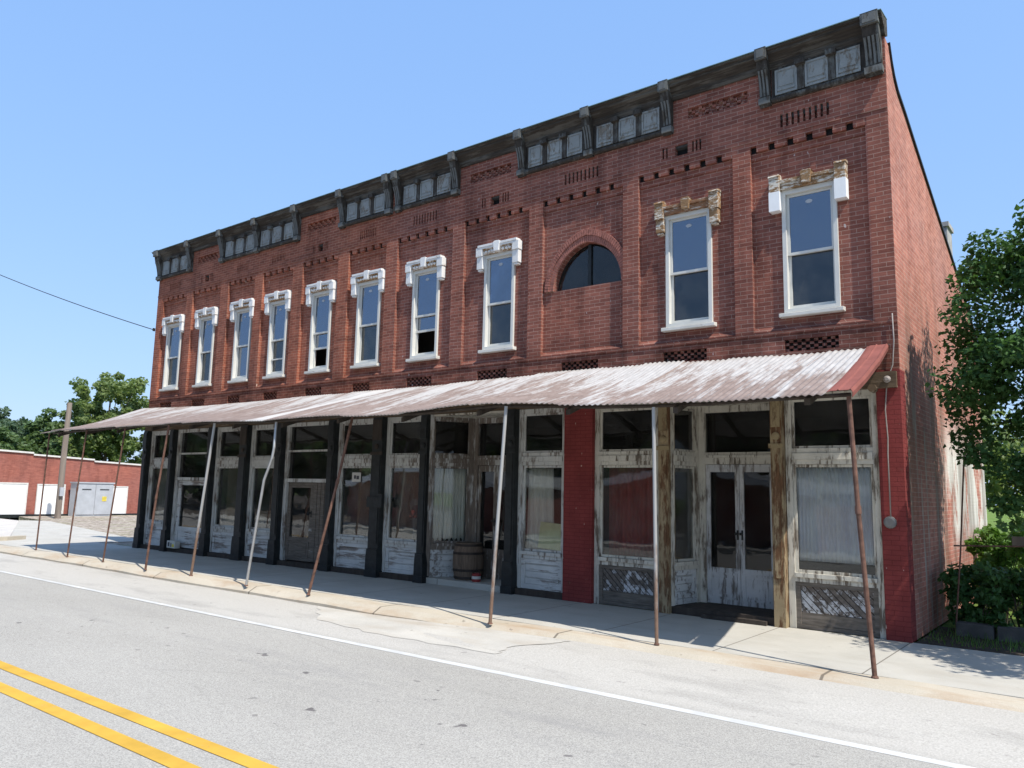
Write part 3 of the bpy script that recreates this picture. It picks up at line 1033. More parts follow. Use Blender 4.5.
def shop_window(x0, x1, paint, bulk, T=None, diag=None, y=FY, zb=.10, glassm='glass_shop', transom='glass_dark'):
    f = MB()
    f.T = T
    f.box(x0, x0 + .08, y, y + .10, zb, 3.028)
    f.box(x1 - .08, x1, y, y + .10, zb, 3.028)
    for a, b, yy in ((2.95, 3.028, .012), (2.235, 2.30, .0), (2.15, 2.235, -.02), (2.09, 2.15, .0), (.645, .70, -.03), (.585, .645, .0)):
        f.box(x0 + .081, x1 - .081, y + yy, y + .09, a + .001, b)
    f.frame(x0 + .082, x1 - .082, .702, 2.088, .035, y + .03, y + .075)
    f.frame(x0 + .082, x1 - .082, 2.302, 2.948, .03, y + .03, y + .075)
    o = f.build('shop_window', paint, B)
    gl = MB()
    gl.T = T
    gl.box(x0 + .118, x1 - .118, y + .05, y + .054, .738, 2.052)
    gl.build('pane', glassm, o)
    gl = MB()
    gl.T = T
    gl.box(x0 + .113, x1 - .113, y + .05, y + .054, 2.333, 2.917)
    gl.build('transom_pane', transom, o)
    b = MB()
    b.T = T
    b.box(x0 + .081, x1 - .081, y + .055, y + .09, zb, .584)
    if not diag:
        b.frame(x0 + .081, x1 - .081, zb + .002, .582, .075, y + .02, y + .054)
        nb = 4
        for k in range(nb):
            za = zb + .08 + (.42 - (zb - .0) * .0) * k / nb
            zc = min(.50, za + .40 / nb - .006)
            if zc > za:
                b.box(x0 + .158, x1 - .158, y + .036, y + .054, za, zc)
    bo = b.build('bulkhead', bulk, o)
    if diag:
        d = MB()
        d.T = T
        d.frame(x0 + .081, x1 - .081, zb + .002, .582, .06, y + .015, y + .054, .05, .05)
        d.box(x0 + .142, x1 - .142, y + .03, y + .054, zb + .055, zb + .20)
        d.build('bulkhead_rail', bulk, bo)
        d = MB()
        d.T = T
        d.box(x0 + .142, x1 - .142, y + .04, y + .054, zb + .205, .53)
        d.build('bulkhead_boards', 'bulk_diag', bo)
    return o


shop_window(-18.12, -16.98, 'shop_white', 'bulk_white')
shop_window(-15.02, -13.88, 'shop_white', 'bulk_white')
shop_window(-13.60, -12.52, 'shop_white', 'bulk_white')
shop_window(-10.54, -9.40, 'shop_white', 'bulk_white')
shop_window(-9.12, -8.10, 'shop_white', 'bulk_white')
shop_window(-5.90, -4.93, 'shop_white', 'bulk_white')
shop_window(-4.405, -3.27, 'shop_cream', 'bulk_dark', diag=True, zb=0.0)
shop_window(-1.44, -.28, 'shop_cream', 'bulk_dark', diag=True, zb=0.0)


def door_bay(x0, x1):
    f = MB()
    y = FY
    f.box(x0, x0 + .10, y, y + .12, .10, 3.028)
    f.box(x1 - .10, x1, y, y + .12, .10, 3.028)
    f.box(x0 + .101, x1 - .101, y + .002, y + .11, 2.95, 3.027)
    f.box(x0 + .101, x1 - .101, y + .012, y + .11, 2.40, 2.44)
    f.box(x0 + .101, x1 - .101, y - .01, y + .11, 1.755, 1.83)
    o = f.build('doorway', 'shop_white', B)
    for a, b in ((1.832, 2.398), (2.442, 2.948)):
        q = MB()
        q.box(x0 + .102, x1 - .102, y + .06, y + .064, a, b)
        q.build('transom_pane', 'glass_dark', o)
    return o


def door(x0, x1, z0, z1, y, paint, zg=.68, T=None, st=.062, knob=1, parent=None):
    d = MB()
    d.T = T
    d.frame(x0, x1, z0, z1, st, y, y + .05, .11, .001)
    d.box(x0 + st + .001, x1 - st - .001, y + .002, y + .048, z0, zg)
    d.frame(x0 + st - .02, x1 - st + .02, z0 + .07, zg - .07, .03, y - .012, y)
    d.box(x0 + st + .05, x1 - st - .05, y - .008, y + .002, z0 + .14, zg - .14)
    o = d.build('door', paint, B)
    gq = MB()
    gq.T = T
    gq.box(x0 + st - .002, x1 - st + .002, y + .022, y + .026, zg - .002, z1 - .108)
    gq.build('pane', 'glass_dark', o)
    hx = x1 - st * .5 if knob > 0 else x0 + st * .5
    hq = MB()
    hq.T = T
    hq.box(hx - .014, hx + .014, y - .008, y, 1.03, 1.17)
    hq.tube([(hx, y - .008, 1.12), (hx, y - .06, 1.12)], .012, 8)
    hq.lathe(0, 0, [(.010, 0), (.02, .010), (.02, .022), (.008, .03)], 12)
    hq.v[-48:] = [tuple((T or Matrix()) @ Vector((hx + p[0], y - .055 - p[2], 1.12 + p[1]))) for p in hq.v[-48:]]
    hq.build('handle', 'iron', o)
    return o


door_bay(-16.80, -15.22)
dd = door(-16.695, -15.325, .12, 1.75, FY + .06, 'bulk_white', .62, st=.13)
door_bay(-12.30, -10.74)
dd = door(-12.195, -11.33, .12, 1.75, FY + .06, 'bulk_dark', .60, st=.10)
q = MB()
q.box(-11.325, -10.845, FY + .065, FY + .10, .12, 1.75)
for k in range(4):
    q.box(-11.32 + k * .12, -11.215 + k * .12, FY + .05, FY + .064, .13, 1.74)
q.build('door_side_panel', 'bulk_dark', B)


# recessed entries -----------------------------------------------------------
def span(p, q):
    """matrix that maps local x (0..len) onto the line p->q in plan, local y inward"""
    d = Vector((q[0] - p[0], q[1] - p[1], 0))
    x = d.normalized()
    n = Vector((-x.y, x.x, 0))
    mt = Matrix.Identity(4)
    for i in range(3):
        mt[i][0], mt[i][1] = x[i], n[i]
    mt[2][2] = 1
    mt.translation = Vector((p[0], p[1], 0))
    return mt, d.length


def recess(xa, xb, ya, da, db, depth, paint, bulk, floor_mat, doors, dark=False, zt=3.0):
    fl_ = MB()
    fl_.prism([(xa, .0), (xb, .0), (db, depth + .1), (da, depth + .1)], .0, .10, 'z')
    fl_.build('threshold', floor_mat, B)
    c = MB()
    c.prism([(xa, .052), (xb, .052), (db, depth + .1), (da, depth + .1)], 3.0, 3.03, 'z')
    c.build('entry_ceiling', 'shop_cream', B)
    for s_, (p, q) in enumerate((((xa, .0), (da, depth)), ((db, depth), (xb, .0)))):
        T, L = span(p, q)
        shop_window(.0, L, paint, bulk, T=T, y=0, zb=.10, glassm='glass_shop', transom='glass_dark')
    f = MB()
    f.box(da - .02, da + .09, depth, depth + .12, .10, 2.999)
    f.box(db - .09, db + .02, depth, depth + .12, .10, 2.999)
    f.box(da + .091, db - .091, depth + .01, depth + .11, 2.90, 2.998)
    f.box(da + .091, db - .091, depth - .015, depth + .11, 2.125, 2.30)
    f.box(da + .091, db - .091, depth - .04, depth + .0, 2.22, 2.26)
    o = f.build('doorway', paint, B)
    t = MB()
    t.box(da + .092, db - .092, depth + .05, depth + .054, 2.302, 2.898)
    t.build('transom_pane', 'glass_dark', o)
    mid = (da + db) / 2
    door(da + .093, mid - .004, .105, 2.12, depth + .03, doors, .62, knob=1)
    door(mid + .004, db - .093, .105, 2.12, depth + .03, doors, .62, knob=-1)


recess(-3.08, -1.62, 0, -2.97, -1.76, .72, 'shop_cream', 'bulk_white', 'wood_dark', 'door_white')
recess(-7.92, -6.08, 0, -7.46, -6.40, .72, 'shop_worn', 'bulk_white', 'sidewalk', 'shop_worn')

# dark sill board along the foot of the left shops, fallen trim
q = MB()
q.box(-18.1, -7.92, -.02, .15, 0, .099)
q.box(-6.08, -4.93, -.02, .15, 0, .099)
q.build('base_board', 'wood_dark', B)
q = MB()
q.box(-2.6, -1.7, -.10, -.002, .002, .055)
q.build('entry_step', 'wood_dark', B)

# interior shell
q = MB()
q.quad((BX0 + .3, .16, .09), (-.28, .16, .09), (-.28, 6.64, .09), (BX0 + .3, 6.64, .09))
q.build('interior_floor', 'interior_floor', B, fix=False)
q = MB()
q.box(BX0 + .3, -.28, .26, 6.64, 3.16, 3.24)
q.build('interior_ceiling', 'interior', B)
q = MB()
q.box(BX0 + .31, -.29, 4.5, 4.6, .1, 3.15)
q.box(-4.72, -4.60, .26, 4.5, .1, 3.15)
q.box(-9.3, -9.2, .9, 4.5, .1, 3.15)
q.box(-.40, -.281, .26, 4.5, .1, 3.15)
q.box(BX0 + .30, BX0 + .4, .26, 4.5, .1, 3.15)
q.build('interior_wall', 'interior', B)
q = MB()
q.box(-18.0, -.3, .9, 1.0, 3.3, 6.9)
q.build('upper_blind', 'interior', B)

# conduit and round meter on the corner pier
q = MB()
q.tube([(-.05, -.03, 3.95), (-.045, -.03, 3.60), (-.07, -.035, 3.30), (-.14, -.04, 3.12), (-.175, -.04, 2.75), (-.16, -.04, 2.4), (-.168, -.04, 2.2), (-.165, -.04, 1.45)], .008, 8)
cd = q.build('conduit', 'conduit', B, smooth=True)
q = MB()
q.lathe(0, 0, [(.070, 0), (.075, .012), (.07, .035), (.05, .042)], 20)
q.v = [(-.178 + p[0], -.014 - p[2], 1.385 + p[1]) for p in q.v]
q.build('electric_meter', 'meter', cd)
q = MB()
q.tube([(-.30, -.02, 3.02), (-.30, -.12, 3.02)], .05, 12)
q.box(-.42, -.03, -.08, -.014, 3.02, 3.22)
q.build('beam_end', 'wood_old', B)
q = MB()
q.lathe(0, 0, [(.03, 0), (.045, .01), (.02, .04)], 12)
q.v = [(-.13 + p[0], -.081 - p[2], 3.12 + p[1]) for p in q.v]
q.build('insulator', 'conduit', B)

# ------------------------------------------------------------------ awning
A_ = root('metal_awning', 'long sagging corrugated metal awning with flaking whitewash on thin leaning poles', 'awning', (-9.4, -1.2, 0))
ezx = [-18.9, -16.3, -14.4, -12.8, -11.5, -10.6, -9.5, -8.45, -7.45, -6.2, -5.56, -4.5, -3.8, -3.07, -2.2, -1.26, -.49, -.1]
ezz = [2.835, 2.84, 2.845, 2.838, 2.82, 2.785, 2.762, 2.788, 2.784, 2.747, 2.76, 2.798, 2.757, 2.715, 2.69, 2.68, 2.705, 2.70]
tzx = [-18.6, -15.8, -12.9, -10.2, -7.5, -5, -3.25, -.3]
tzz = [3.64, 3.58, 3.55, 3.57, 3.567, 3.585, 3.598, 3.53]
NX, NY = int(18.45 / .0127), 12
xs = np.linspace(-18.66, -.30, NX)
pan = np.floor((xs + 20) / .66).astype(int)
prnd = np.random.default_rng(3).normal(0, 1, (64, 3))
zt = np.interp(xs, tzx, tzz) + prnd[pan, 1] * .006
xe = xs + np.interp(xs, [-18.66, -12, -.3], [-.30, -.05, .06])
ze = np.interp(xe, ezx, ezz) + prnd[pan, 0] * .006 + .006 * np.sin(xs * 2.1)
ye = np.interp(xs, [-18.7, -16, -5, -3, -.3], [-2.32, -2.47, -2.50, -2.36, -2.32]) + prnd[pan, 2] * .018
vs = []
for j in range(NY + 1):
    s = j / NY
    px = xs + (xe - xs) * s
    py = -.015 + (ye + .015) * s
    sag = -.035 * math.sin(math.pi * s) * (1 + .6 * np.sin(xs * 1.7 + 1))
    pz = zt + (ze - zt) * s + sag + .0085 * np.sin(xs * 2 * math.pi / .076)
    pz += .012 * np.sin(xs * .9 + s * 5)
    vs += list(zip(px.tolist(), py.tolist(), pz.tolist()))
fs = [(j * NX + i, j * NX + i + 1, (j + 1) * NX + i + 1, (j + 1) * NX + i) for j in range(NY) for i in range(NX - 1)]
sh = MB().add(vs, fs).build('roof_sheet', 'awning', A_, fix=False, smooth=True)
sh.data.materials.clear()
sh.data.materials.append(M['tin_under'])
sh.data.materials.append(M['awning'])
md = sh.modifiers.new('solid', 'SOLIDIFY')
md.thickness = .004
md.offset = -1
md.material_offset = 1
md.material_offset_rim = 1
# red tin at the corner end
rd = MB()
u = [(-.36, .010), (-.32, .022), (-.26, .022), (-.25, .034), (-.235, .022), (-.15, .022), (-.13, .03), (-.115, .0), (-.12, -.05)]
rows = []
for s in (0, .35, .36, .7, 1.03):
    lift = .0 if s < .355 else .008
    rows.append([(x + .20 * s * (1 - .2 * s), -.015 - 2.31 * s, 3.545 + (2.70 - 3.545) * s - .03 * math.sin(math.pi * s) + dz + lift) for x, dz in u])
n = len(u)
rd.add([p for r in rows for p in r], [(j * n + i, j * n + i + 1, (j + 1) * n + i + 1, (j + 1) * n + i) for j in range(len(rows) - 1) for i in range(n - 1)])
ro = rd.build('end_sheet', 'tin_red', A_, fix=False)
md = ro.modifiers.new('solid', 'SOLIDIFY')
md.thickness = .005
for i in range(13):
    x = -18.2 + i * 1.48
    if x > -.3:
        break
    zt_ = float(np.interp(x, tzx, tzz)) - .085
    ze_ = float(np.interp(x, ezx, ezz)) - .055
    q = MB()
    q.add([(x + a, y, z + b) for (y, z) in ((-.055, zt_), (-2.22, ze_)) for a, b in ((-.03, -.05), (.03, -.05), (.03, .02), (-.03, .02))],
          [(0, 1, 2, 3), (7, 6, 5, 4), (0, 4, 5, 1), (1, 5, 6, 2), (2, 6, 7, 3), (3, 7, 4, 0)])
    q.build('rafter', 'wood_dark', A_)
q = MB()
pts = [(x, float(np.interp(x, [-18.7, -16, -5, -3, -.3], [-2.10, -2.22, -2.24, -2.10, -2.06])), float(np.interp(x, ezx, ezz)) + .005) for x in lin(-18.8, -.05, 26)]
q.tube(pts, .022, 8)
q.build('eave_rail', 'wood_dark', A_)
POLES = [
    ([(-18.86, -2.20, 0), (-18.62, -2.26, 2.82)], .018, 'rust'),
    ([(-16.57, -2.44, 0), (-16.40, -2.44, 1.5), (-16.30, -2.40, 2.82)], .017, 'rust'),
    ([(-14.99, -2.39, 0), (-14.60, -2.36, 2.82)], .017, 'rust'),
    ([(-12.96, -2.52, 0), (-12.85, -2.48, 1.4), (-12.74, -2.40, 2.81)], .021, 'rust'),
    ([(-11.48, -2.43, 0), (-11.15, -2.38, 2.79)], .024, 'galv_rust'),
    ([(-9.58, -2.54, 0), (-9.33, -2.5, 1.75), (-9.20, -2.46, 2.12), (-9.19, -2.44, 2.3), (-9.26, -2.38, 2.74)], .022, 'galv'),
    ([(-8.00, -2.49, 0), (-7.80, -2.20, 1.75), (-7.68, -2.05, 2.84)], .022, 'rust'),
    ([(-4.325, -2.53, 0), (-4.25, -2.40, 2.76)], .023, 'galv_rust'),
    ([(-2.14, -2.27, 0), (-2.175, -2.26, 2.66)], .021, 'galv_rust'),
    ([(.12, -2.264, 0), (.03, -2.27, 1.55), (-.02, -2.26, 2.66)], .023, 'rust')]
for pth, r, mt in POLES:
    q = MB()
    q.tube(pth, r, 10)
    if len(pth) == 3:
        a = Vector(pth[1])
        d = (Vector(pth[2]) - a).normalized()
        q.tube([a - d * .04, a + d * .04], r * 1.3, 10)
    po = q.build('support_pole', mt, A_, smooth=False)
    q = MB()
    bx, by = pth[0][:2]
    q.lathe(bx, by, [(r * 1.5, .001), (r * 1.5, .008), (r * 1.1, .02)], 10)
    q.build('pole_foot', 'rust', po)


# ------------------------------------------------------------------ things in the shop windows and entries
def curtain(x0, x1, z0, z1, y, pit, amp, mat, label, rag=0.0, flare=0.0):
    n = int((x1 - x0) / pit * 6) + 1
    nz = 8
    vs, fs = [], []
    rr = random.Random(int((x0 + 30) * 100))
    ph = [rr.uniform(-.5, .5) for _ in range(n + 1)]
    for j in range(nz + 1):
        t = j / nz
        for i in range(n + 1):
            x = x0 + (x1 - x0) * i / n
            xx = x + (x - (x0 + x1) / 2) * flare * (1 - t)
            z = z0 + (z1 - z0) * t
            if j == 0:
                z += rag * math.sin(i * .7 + ph[i])
            vs.append((xx, y + amp * math.sin(i * 2 * math.pi / 6 + ph[i] * .6) * (1 - .3 * t), z))
    for j in range(nz):
        for i in range(n):
            fs.append((j * (n + 1) + i, j * (n + 1) + i + 1, (j + 1) * (n + 1) + i + 1, (j + 1) * (n + 1) + i))
    o = MB().add(vs, fs).build('curtain', mat, None, fix=False, smooth=True, at=((x0 + x1) / 2, y, z0))
    md = o.modifiers.new('solid', 'SOLIDIFY')
    md.thickness = .003
    return tag(o, label, 'curtain', 'curtains in the shop windows')


curtain(-1.335, -.385, .85, 2.06, .132, .046, .016, 'curt_blue', 'pale blue pleated curtain filling the corner shop window')
curtain(-5.79, -5.30, .72, 2.06, .21, .07, .014, 'curt_white', 'white lace curtain in the window beside the red brick pillar', flare=.12)
curtain(-4.29, -3.40, .72, 2.06, .30, .07, .014, 'curt_red', 'dark red drape behind the window left of the double doors')
T_, L_ = span((-7.92, .0), (-7.46, .72))
c_ = curtain(.12, L_ - .12, .76, 2.05, .10, .06, .014, 'curt_white', 'ragged white drape hanging in the recessed entry beside the barrel', rag=.03)
c_.matrix_world = T_ @ Matrix.Translation(c_.location)
curtain(-10.1, -9.75, .72, 2.06, .24, .06, .014, 'curt_beige', 'beige drape behind the window holding a paper notice')
curtain(-9.0, -8.22, .72, 2.06, .26, .07, .015, 'curt_beige', 'brown beige drape behind the statuette')
curtain(-17.85, -17.1, .72, 2.06, .22, .07, .014, 'curt_white', 'whitish drape in the shop window at the far end of the building')
curtain(-14.75, -14.2, .72, 2.06, .24, .07, .014, 'curt_beige', 'beige drape in the window right of the doorstep box')

q = MB()
T0 = Matrix.Translation((-5.27, .125, .745)) @ Matrix.Rotation(rad(-4), 4, 'X') @ Matrix.Rotation(rad(4), 4, 'Y')
q.T = T0
q.box(-.26, .26, 0, .02, 0, .42)
tag(q.build('card_panel', 'yellow_card', at=(-5.2, .165, .735)), 'pale yellow square panel leaning inside the window with lace curtain', 'panel')

# barrel in the recessed entry
bx, by = -7.22, .36
br_ = root('wooden_barrel', 'old brown wooden barrel with dark hoops standing in the recessed entry', 'barrel', (bx, by, .10))
H_, R0, R1 = .64, .235, .275
prof = [(R0 + (R1 - R0) * math.sin(math.pi * t), .101 + H_ * t) for t in lin(0, 1, 11)]
q = MB()
n = 22
vs, fs = [], []
for r, z in prof:
    for j in range(n):
        for dt, k_ in ((.06, .985), (.14, 1), (.86, 1), (.94, .985)):
            t = 2 * math.pi * (j + dt) / n
            vs.append((bx + r * k_ * math.cos(t), by + r * k_ * math.sin(t), z))
N4 = n * 4
for i in range(len(prof) - 1):
    for j in range(N4):
        fs.append((i * N4 + j, i * N4 + (j + 1) % N4, (i + 1) * N4 + (j + 1) % N4, (i + 1) * N4 + j))
q.add(vs, fs)
q.build('staves', 'barrel', br_)
q = MB()
q.lathe(bx, by, [(R0 - .012, .70), (R0 - .012, .715)], 28)
q.build('lid', 'barrel', br_)
for zc in (.14, .27, .56, .70):
    q = MB()
    t = (zc - .10) / H_
    r = R0 + (R1 - R0) * math.sin(math.pi * t)
    q.lathe(bx, by, [(r + .001, zc - .022), (r + .008, zc - .02), (r + .008, zc + .02), (r + .001, zc + .022)], 28)
    q.build('hoop', 'hoop', br_)

cx_, cy_ = -6.86, .17
cn = root('red_can', 'small red can with a white band beside the barrel', 'can', (cx_, cy_, .10))
q = MB()
q.lathe(cx_, cy_, [(.07, .101), (.078, .106), (.078, .235), (.07, .24), (.066, .232)], 18)
q.build('body', 'red_can', cn)
q = MB()
q.lathe(cx_, cy_, [(.0785, .15), (.080, .152), (.080, .195), (.0785, .197)], 18)
q.build('band', 'white_paper', cn)
q = MB()
q.tube([(cx_ - .078, cy_, .23), (cx_ - .06, cy_, .29), (cx_, cy_, .315), (cx_ + .06, cy_, .29), (cx_ + .078, cy_, .23)], .004, 6)
q.build('handle', 'hoop', cn)

bb = root('carton', 'small white printed carton on the doorstep near the far end', 'box', (-16.45, -.02, .10))
q = MB()
q.box(-16.68, -16.30, -.09, .045, .101, .275)
q.build('body', 'white_paper', bb, bevel=.004)
q = MB()
q.box(-16.63, -16.55, -.0925, -.0905, .14, .24)
q.box(-16.50, -16.46, -.0925, -.0905, .13, .23)
q.build('dark_print', 'print_grey', bb)
q = MB()
q.box(-16.44, -16.34, -.0925, -.0905, .13, .20)
q.build('yellow_print', 'print_yellow', bb)

nt_ = root('paper_notice', 'small white paper notice in the window left of the clamped black column', 'notice', (-9.98, .095, 1.80))
q = MB()
q.box(-10.12, -9.86, .085, .0885, 1.78, 1.965)
q.build('sheet', 'white_paper', nt_)
q = MB()
q.box(-10.06, -10.0, .0830, .0845, 1.84, 1.91)
q.box(-9.985, -9.91, .0830, .0845, 1.83, 1.90)
q.build('print', 'print_grey', nt_)
wc = MB()
wc.box(-13.30, -13.02, .17, .185, .74, 1.03)
tag(wc.build('white_card', 'white_paper', at=(-13.16, .17, .74)), 'white card standing at the foot of a shop window behind the bent pole', 'card')

sx, sy = -8.40, .19
stt = root('statuette', 'small red and white statuette standing inside a shop window', 'statuette', (sx, sy, .74))
q = MB()
q.lathe(sx, sy, [(.06, .741), (.07, .76), (.055, .80), (.05, .95), (.06, 1.08), (.05, 1.12)], 16)
q.build('lower_robe', 'statue_white', stt, smooth=True)
q = MB()
q.lathe(sx, sy, [(.05, 1.121), (.085, 1.15), (.095, 1.26), (.06, 1.34), (.03, 1.36)], 16)
q.tube([(sx - .08, sy, 1.27), (sx - .12, sy - .02, 1.19), (sx - .05, sy - .07, 1.15)], .03, 8)
q.tube([(sx + .08, sy, 1.27), (sx + .12, sy - .02, 1.19), (sx + .05, sy - .07, 1.15)], .03, 8)
q.build('upper_robe', 'statue_red', stt, smooth=True)
q = MB()
q.lathe(sx, sy, [(.02, 1.361), (.045, 1.385), (.055, 1.42), (.045, 1.46), (.015, 1.48)], 14)
q.build('head', 'statue_white', stt, smooth=True)


# ------------------------------------------------------------------ foliage
def leaves(centres, radii, per, size, squash=.8, seed=1, droop=.0):
    r = np.random.default_rng(seed)
    c = np.repeat(np.asarray(centres, float), per, 0)
    R = np.repeat(np.asarray(radii, float), per)
    n = len(c)
    d = r.normal(size=(n, 3))
    d /= np.linalg.norm(d, axis=1)[:, None]
    d[:, 2] *= squash
    p = c + d * (R * r.uniform(.25, 1, n) ** .6)[:, None]
    nrm = r.normal(size=(n, 3)) * .75 + np.array([0, 0, .75]) + d * .4
    nrm /= np.linalg.norm(nrm, axis=1)[:, None]
    a = np.cross(nrm, r.normal(size=(n, 3)))
    a /= np.linalg.norm(a, axis=1)[:, None]
    b = np.cross(nrm, a)
    s = size * r.uniform(.6, 1.25, n)[:, None]
    up = nrm * s * .16
    v = np.stack([p - a * s * .55, p - b * s * .42 + up - a * s * .05, p + a * s * .6 - up * droop, p + b * s * .42 + up - a * s * .05], 1).reshape(-1, 3)
    f = [(4 * i, 4 * i + 1, 4 * i + 2, 4 * i + 3) for i in range(n)]
    return [tuple(x) for x in v.tolist()], f


def crown_clumps(cx, cy, cz, rx, ry, rz, n, seed, shell=.45, gap=.0):
    r = np.random.default_rng(seed)
    out = []
    while len(out) < n:
        d = r.normal(size=3)
        d /= np.linalg.norm(d)
        q = d * r.uniform(shell, 1) ** .7
        lump = 1 + .16 * math.sin(5 * d[0] + seed) * math.sin(4 * d[1] + 2 * seed) + .12 * math.sin(7 * d[2] + seed)
        q *= lump
        out.append((cx + q[0] * rx, cy + q[1] * ry, cz + q[2] * rz))
    return out


def tree(name, label, cat, x, y, z0, ht, cz, rx, ry, rz, n, per, size, clump, mat, seed, group=None, extra=(), trunk_r=.2, limbs=9, shell=.45):
    t = root(name, label, cat, (x, y, z0), group)
    cl = crown_clumps(x, y, cz, rx, ry, rz, n, seed, shell) + list(extra)
    rr = np.random.default_rng(seed + 5)
    v, f = leaves(cl, rr.uniform(.6, 1.15, len(cl)) * clump, per, size, .75, seed)
    MB().add(v, f).build('crown', mat, t, fix=False)
    q = MB()
    top = cz + rz * .5
    q.tube([(x, y, z0 - .1), (x + .04, y, z0 + .3), (x - .05, y + .05, (z0 + cz) / 2), (x + .05, y - .05, cz), (x, y, top)], trunk_r, 10, trunk_r * .25)
    for k in range(limbs):
        e = cl[(k * 7) % len(cl)]
        b = (x, y, z0 + (cz - z0) * (.55 + .4 * (k / limbs)))
        mid = ((b[0] + e[0]) / 2, (b[1] + e[1]) / 2, (b[2] + e[2]) / 2 + .06 * rz)
        q.tube([b, mid, e], trunk_r * .4, 6, trunk_r * .08)
    q.build('trunk', 'bark', t)
    return t


mx, my = 3.75, .35
ex = []
rr = random.Random(5)
edge_z = [1.3, 1.6, 2.0, 2.7, 3.5, 4.2, 4.8, 5.1, 5.4]
edge_x = [1.0, .85, .62, .30, .45, .62, .62, .95, 1.3]
for k in range(130):          # limbs reaching over the bed towards the wall
    z = rr.uniform(1.6, 5.25)
    x0_ = float(np.interp(z, edge_z, edge_x)) + .12
    ex.append((x0_ + rr.random() ** 1.3 * (2.3 - x0_), rr.uniform(.3, 1.9), z + .1 * math.sin(k)))
tree('maple_tree', 'dark green maple tree overhanging the pavement at the corner of the building', 'tree', mx, my, 0, 6, 3.6, 2.75, 2.2, 1.72, 230, 185, .07, .34, 'leaf_maple', 21, None, ex, .16, 26)


def shrub(x, y, z, r, h, n, per, size, label, seed, mat='leaf_shrub', cat='shrub', name='shrub'):
    t = root(name, label, cat, (x, y, z), 'shrubs against the brick side wall')
    rr = random.Random(seed)
    cl = [(x + rr.uniform(-r, r) * .8, y + rr.uniform(-r, r) * .8, z + h * rr.uniform(.15, .95) ** .8) for _ in range(n)]
    v, f = leaves(cl, [r * .38] * n, per, size, .8, seed)
    MB().add(v, f).build('foliage', mat, t, fix=False)
    q = MB()
    for c in cl[::2]:
        q.tube([(x + (c[0] - x) * .2, y + (c[1] - y) * .2, z - .02), ((x + c[0]) / 2, (y + c[1]) / 2, z + (c[2] - z) * .6), c], .010, 5, .004)
    q.build('stem', 'bark', t)
    return t


shrub(.50, 1.35, 0, .40, .85, 24, 60, .085, 'low dark shrub at the foot of the wall corner', 1, 'leaf_maple')
shrub(.62, 2.6, 0, .42, 1.3, 34, 60, .08, 'bright green vine-like shrub climbing behind the rusty pipe frame', 2)
shrub(.95, 1.75, 0, .40, .8, 24, 60, .085, 'dark shrub behind the concrete edging blocks', 3, 'leaf_maple')
shrub(1.15, 4.6, 0, .5, .95, 30, 60, .09, 'sunlit green shrub further back beside the wooden rail', 4)
shrub(.55, 5.2, 0, .5, 1.2, 24, 60, .09, 'small green shrub near the rear end of the side wall', 5)
q = MB()
rr = random.Random(3)
for k in range(600):
    x, y = rr.uniform(.03, 2.2), rr.uniform(.12, 1.25)
    a = rr.uniform(0, 6.3)
    h = rr.uniform(.04, .14)
    q.add([(x, y, -.01), (x + .012 * math.cos(a), y + .012 * math.sin(a), -.01), (x + .06 * math.cos(a + 1), y + .06 * math.sin(a + 1), h)], [(0, 1, 2)])
o = q.build('ground_weeds', 'leaf_shrub', fix=False)
o['kind'] = 'stuff'
q = MB()
q.prism([(.03, .06), (3, .06), (3, 1.6), (.03, 1.6)], -.02, .004, 'z')
struct(q.build('soil_bed', 'soil'))
for k, lab in enumerate(('nearest the wall', 'second from the wall', 'third from the wall')):
    q = MB()
    q.T = Matrix.Translation((.52 + k * .44, .99 + (.01, -.02, .0)[k], 0)) @ Matrix.Rotation(rad((-2, 3, -1)[k]), 4, 'Z')
    q.box(-.205, .205, -.09, .09, 0.002, .17)
    o = q.build('concrete_block', 'concrete_block', at=(.52 + k * .44, .99, 0), bevel=.01)
    tag(o, 'grey concrete edging block lying in the shaded bed, ' + lab, 'block', 'concrete blocks edging the bed')
gt = root('pipe_frame', 'rusty leaning pipe post with a long horizontal pipe beside the side wall', 'pipe frame', (.30, 1.0, 0))
q = MB()
q.tube([(.30, .95, -.02), (.40, .98, 1.0), (.50, 1.0, 2.25)], .010, 8)
q.build('post', 'rust', gt)
q = MB()
q.tube([(.33, .98, 1.10), (2.6, 1.0, 1.20)], .010, 8)
q.build('rail', 'rust', gt)
wr = root('wooden_rail', 'grey weathered board rail on posts at the edge of the lawn', 'fence rail', (2.2, 2.2, 0))
q = MB()
q.box(.86, 4.2, 1.98, 2.02, 1.08, 1.21)
q.build('rail', 'pole_wood', wr)
for x in (1.9, 4.0):
    q = MB()
    q.box(x - .05, x + .05, 2.021, 2.11, -.02, 1.25)
    q.build('post', 'pole_wood', wr)

# trees behind the lot on the right
for k, (x, y, r, h) in enumerate(((-1, 34, 4.2, 6.5), (3.2, 30, 4, 6), (7.5, 33, 4.5, 7))):
    tree('garden_tree', ('broad green tree far behind the lawn, partly hidden by the building', 'broad green tree far behind the lawn, seen past the maple', 'broad green tree far behind the lawn, mostly behind the maple')[k], 'tree', x, y, -.2, h, h * .5, r, r, h * .5, 60, 60, .36, .9, 'leaf_pale', 40 + k, 'trees behind the lawn', (), .2, 6)

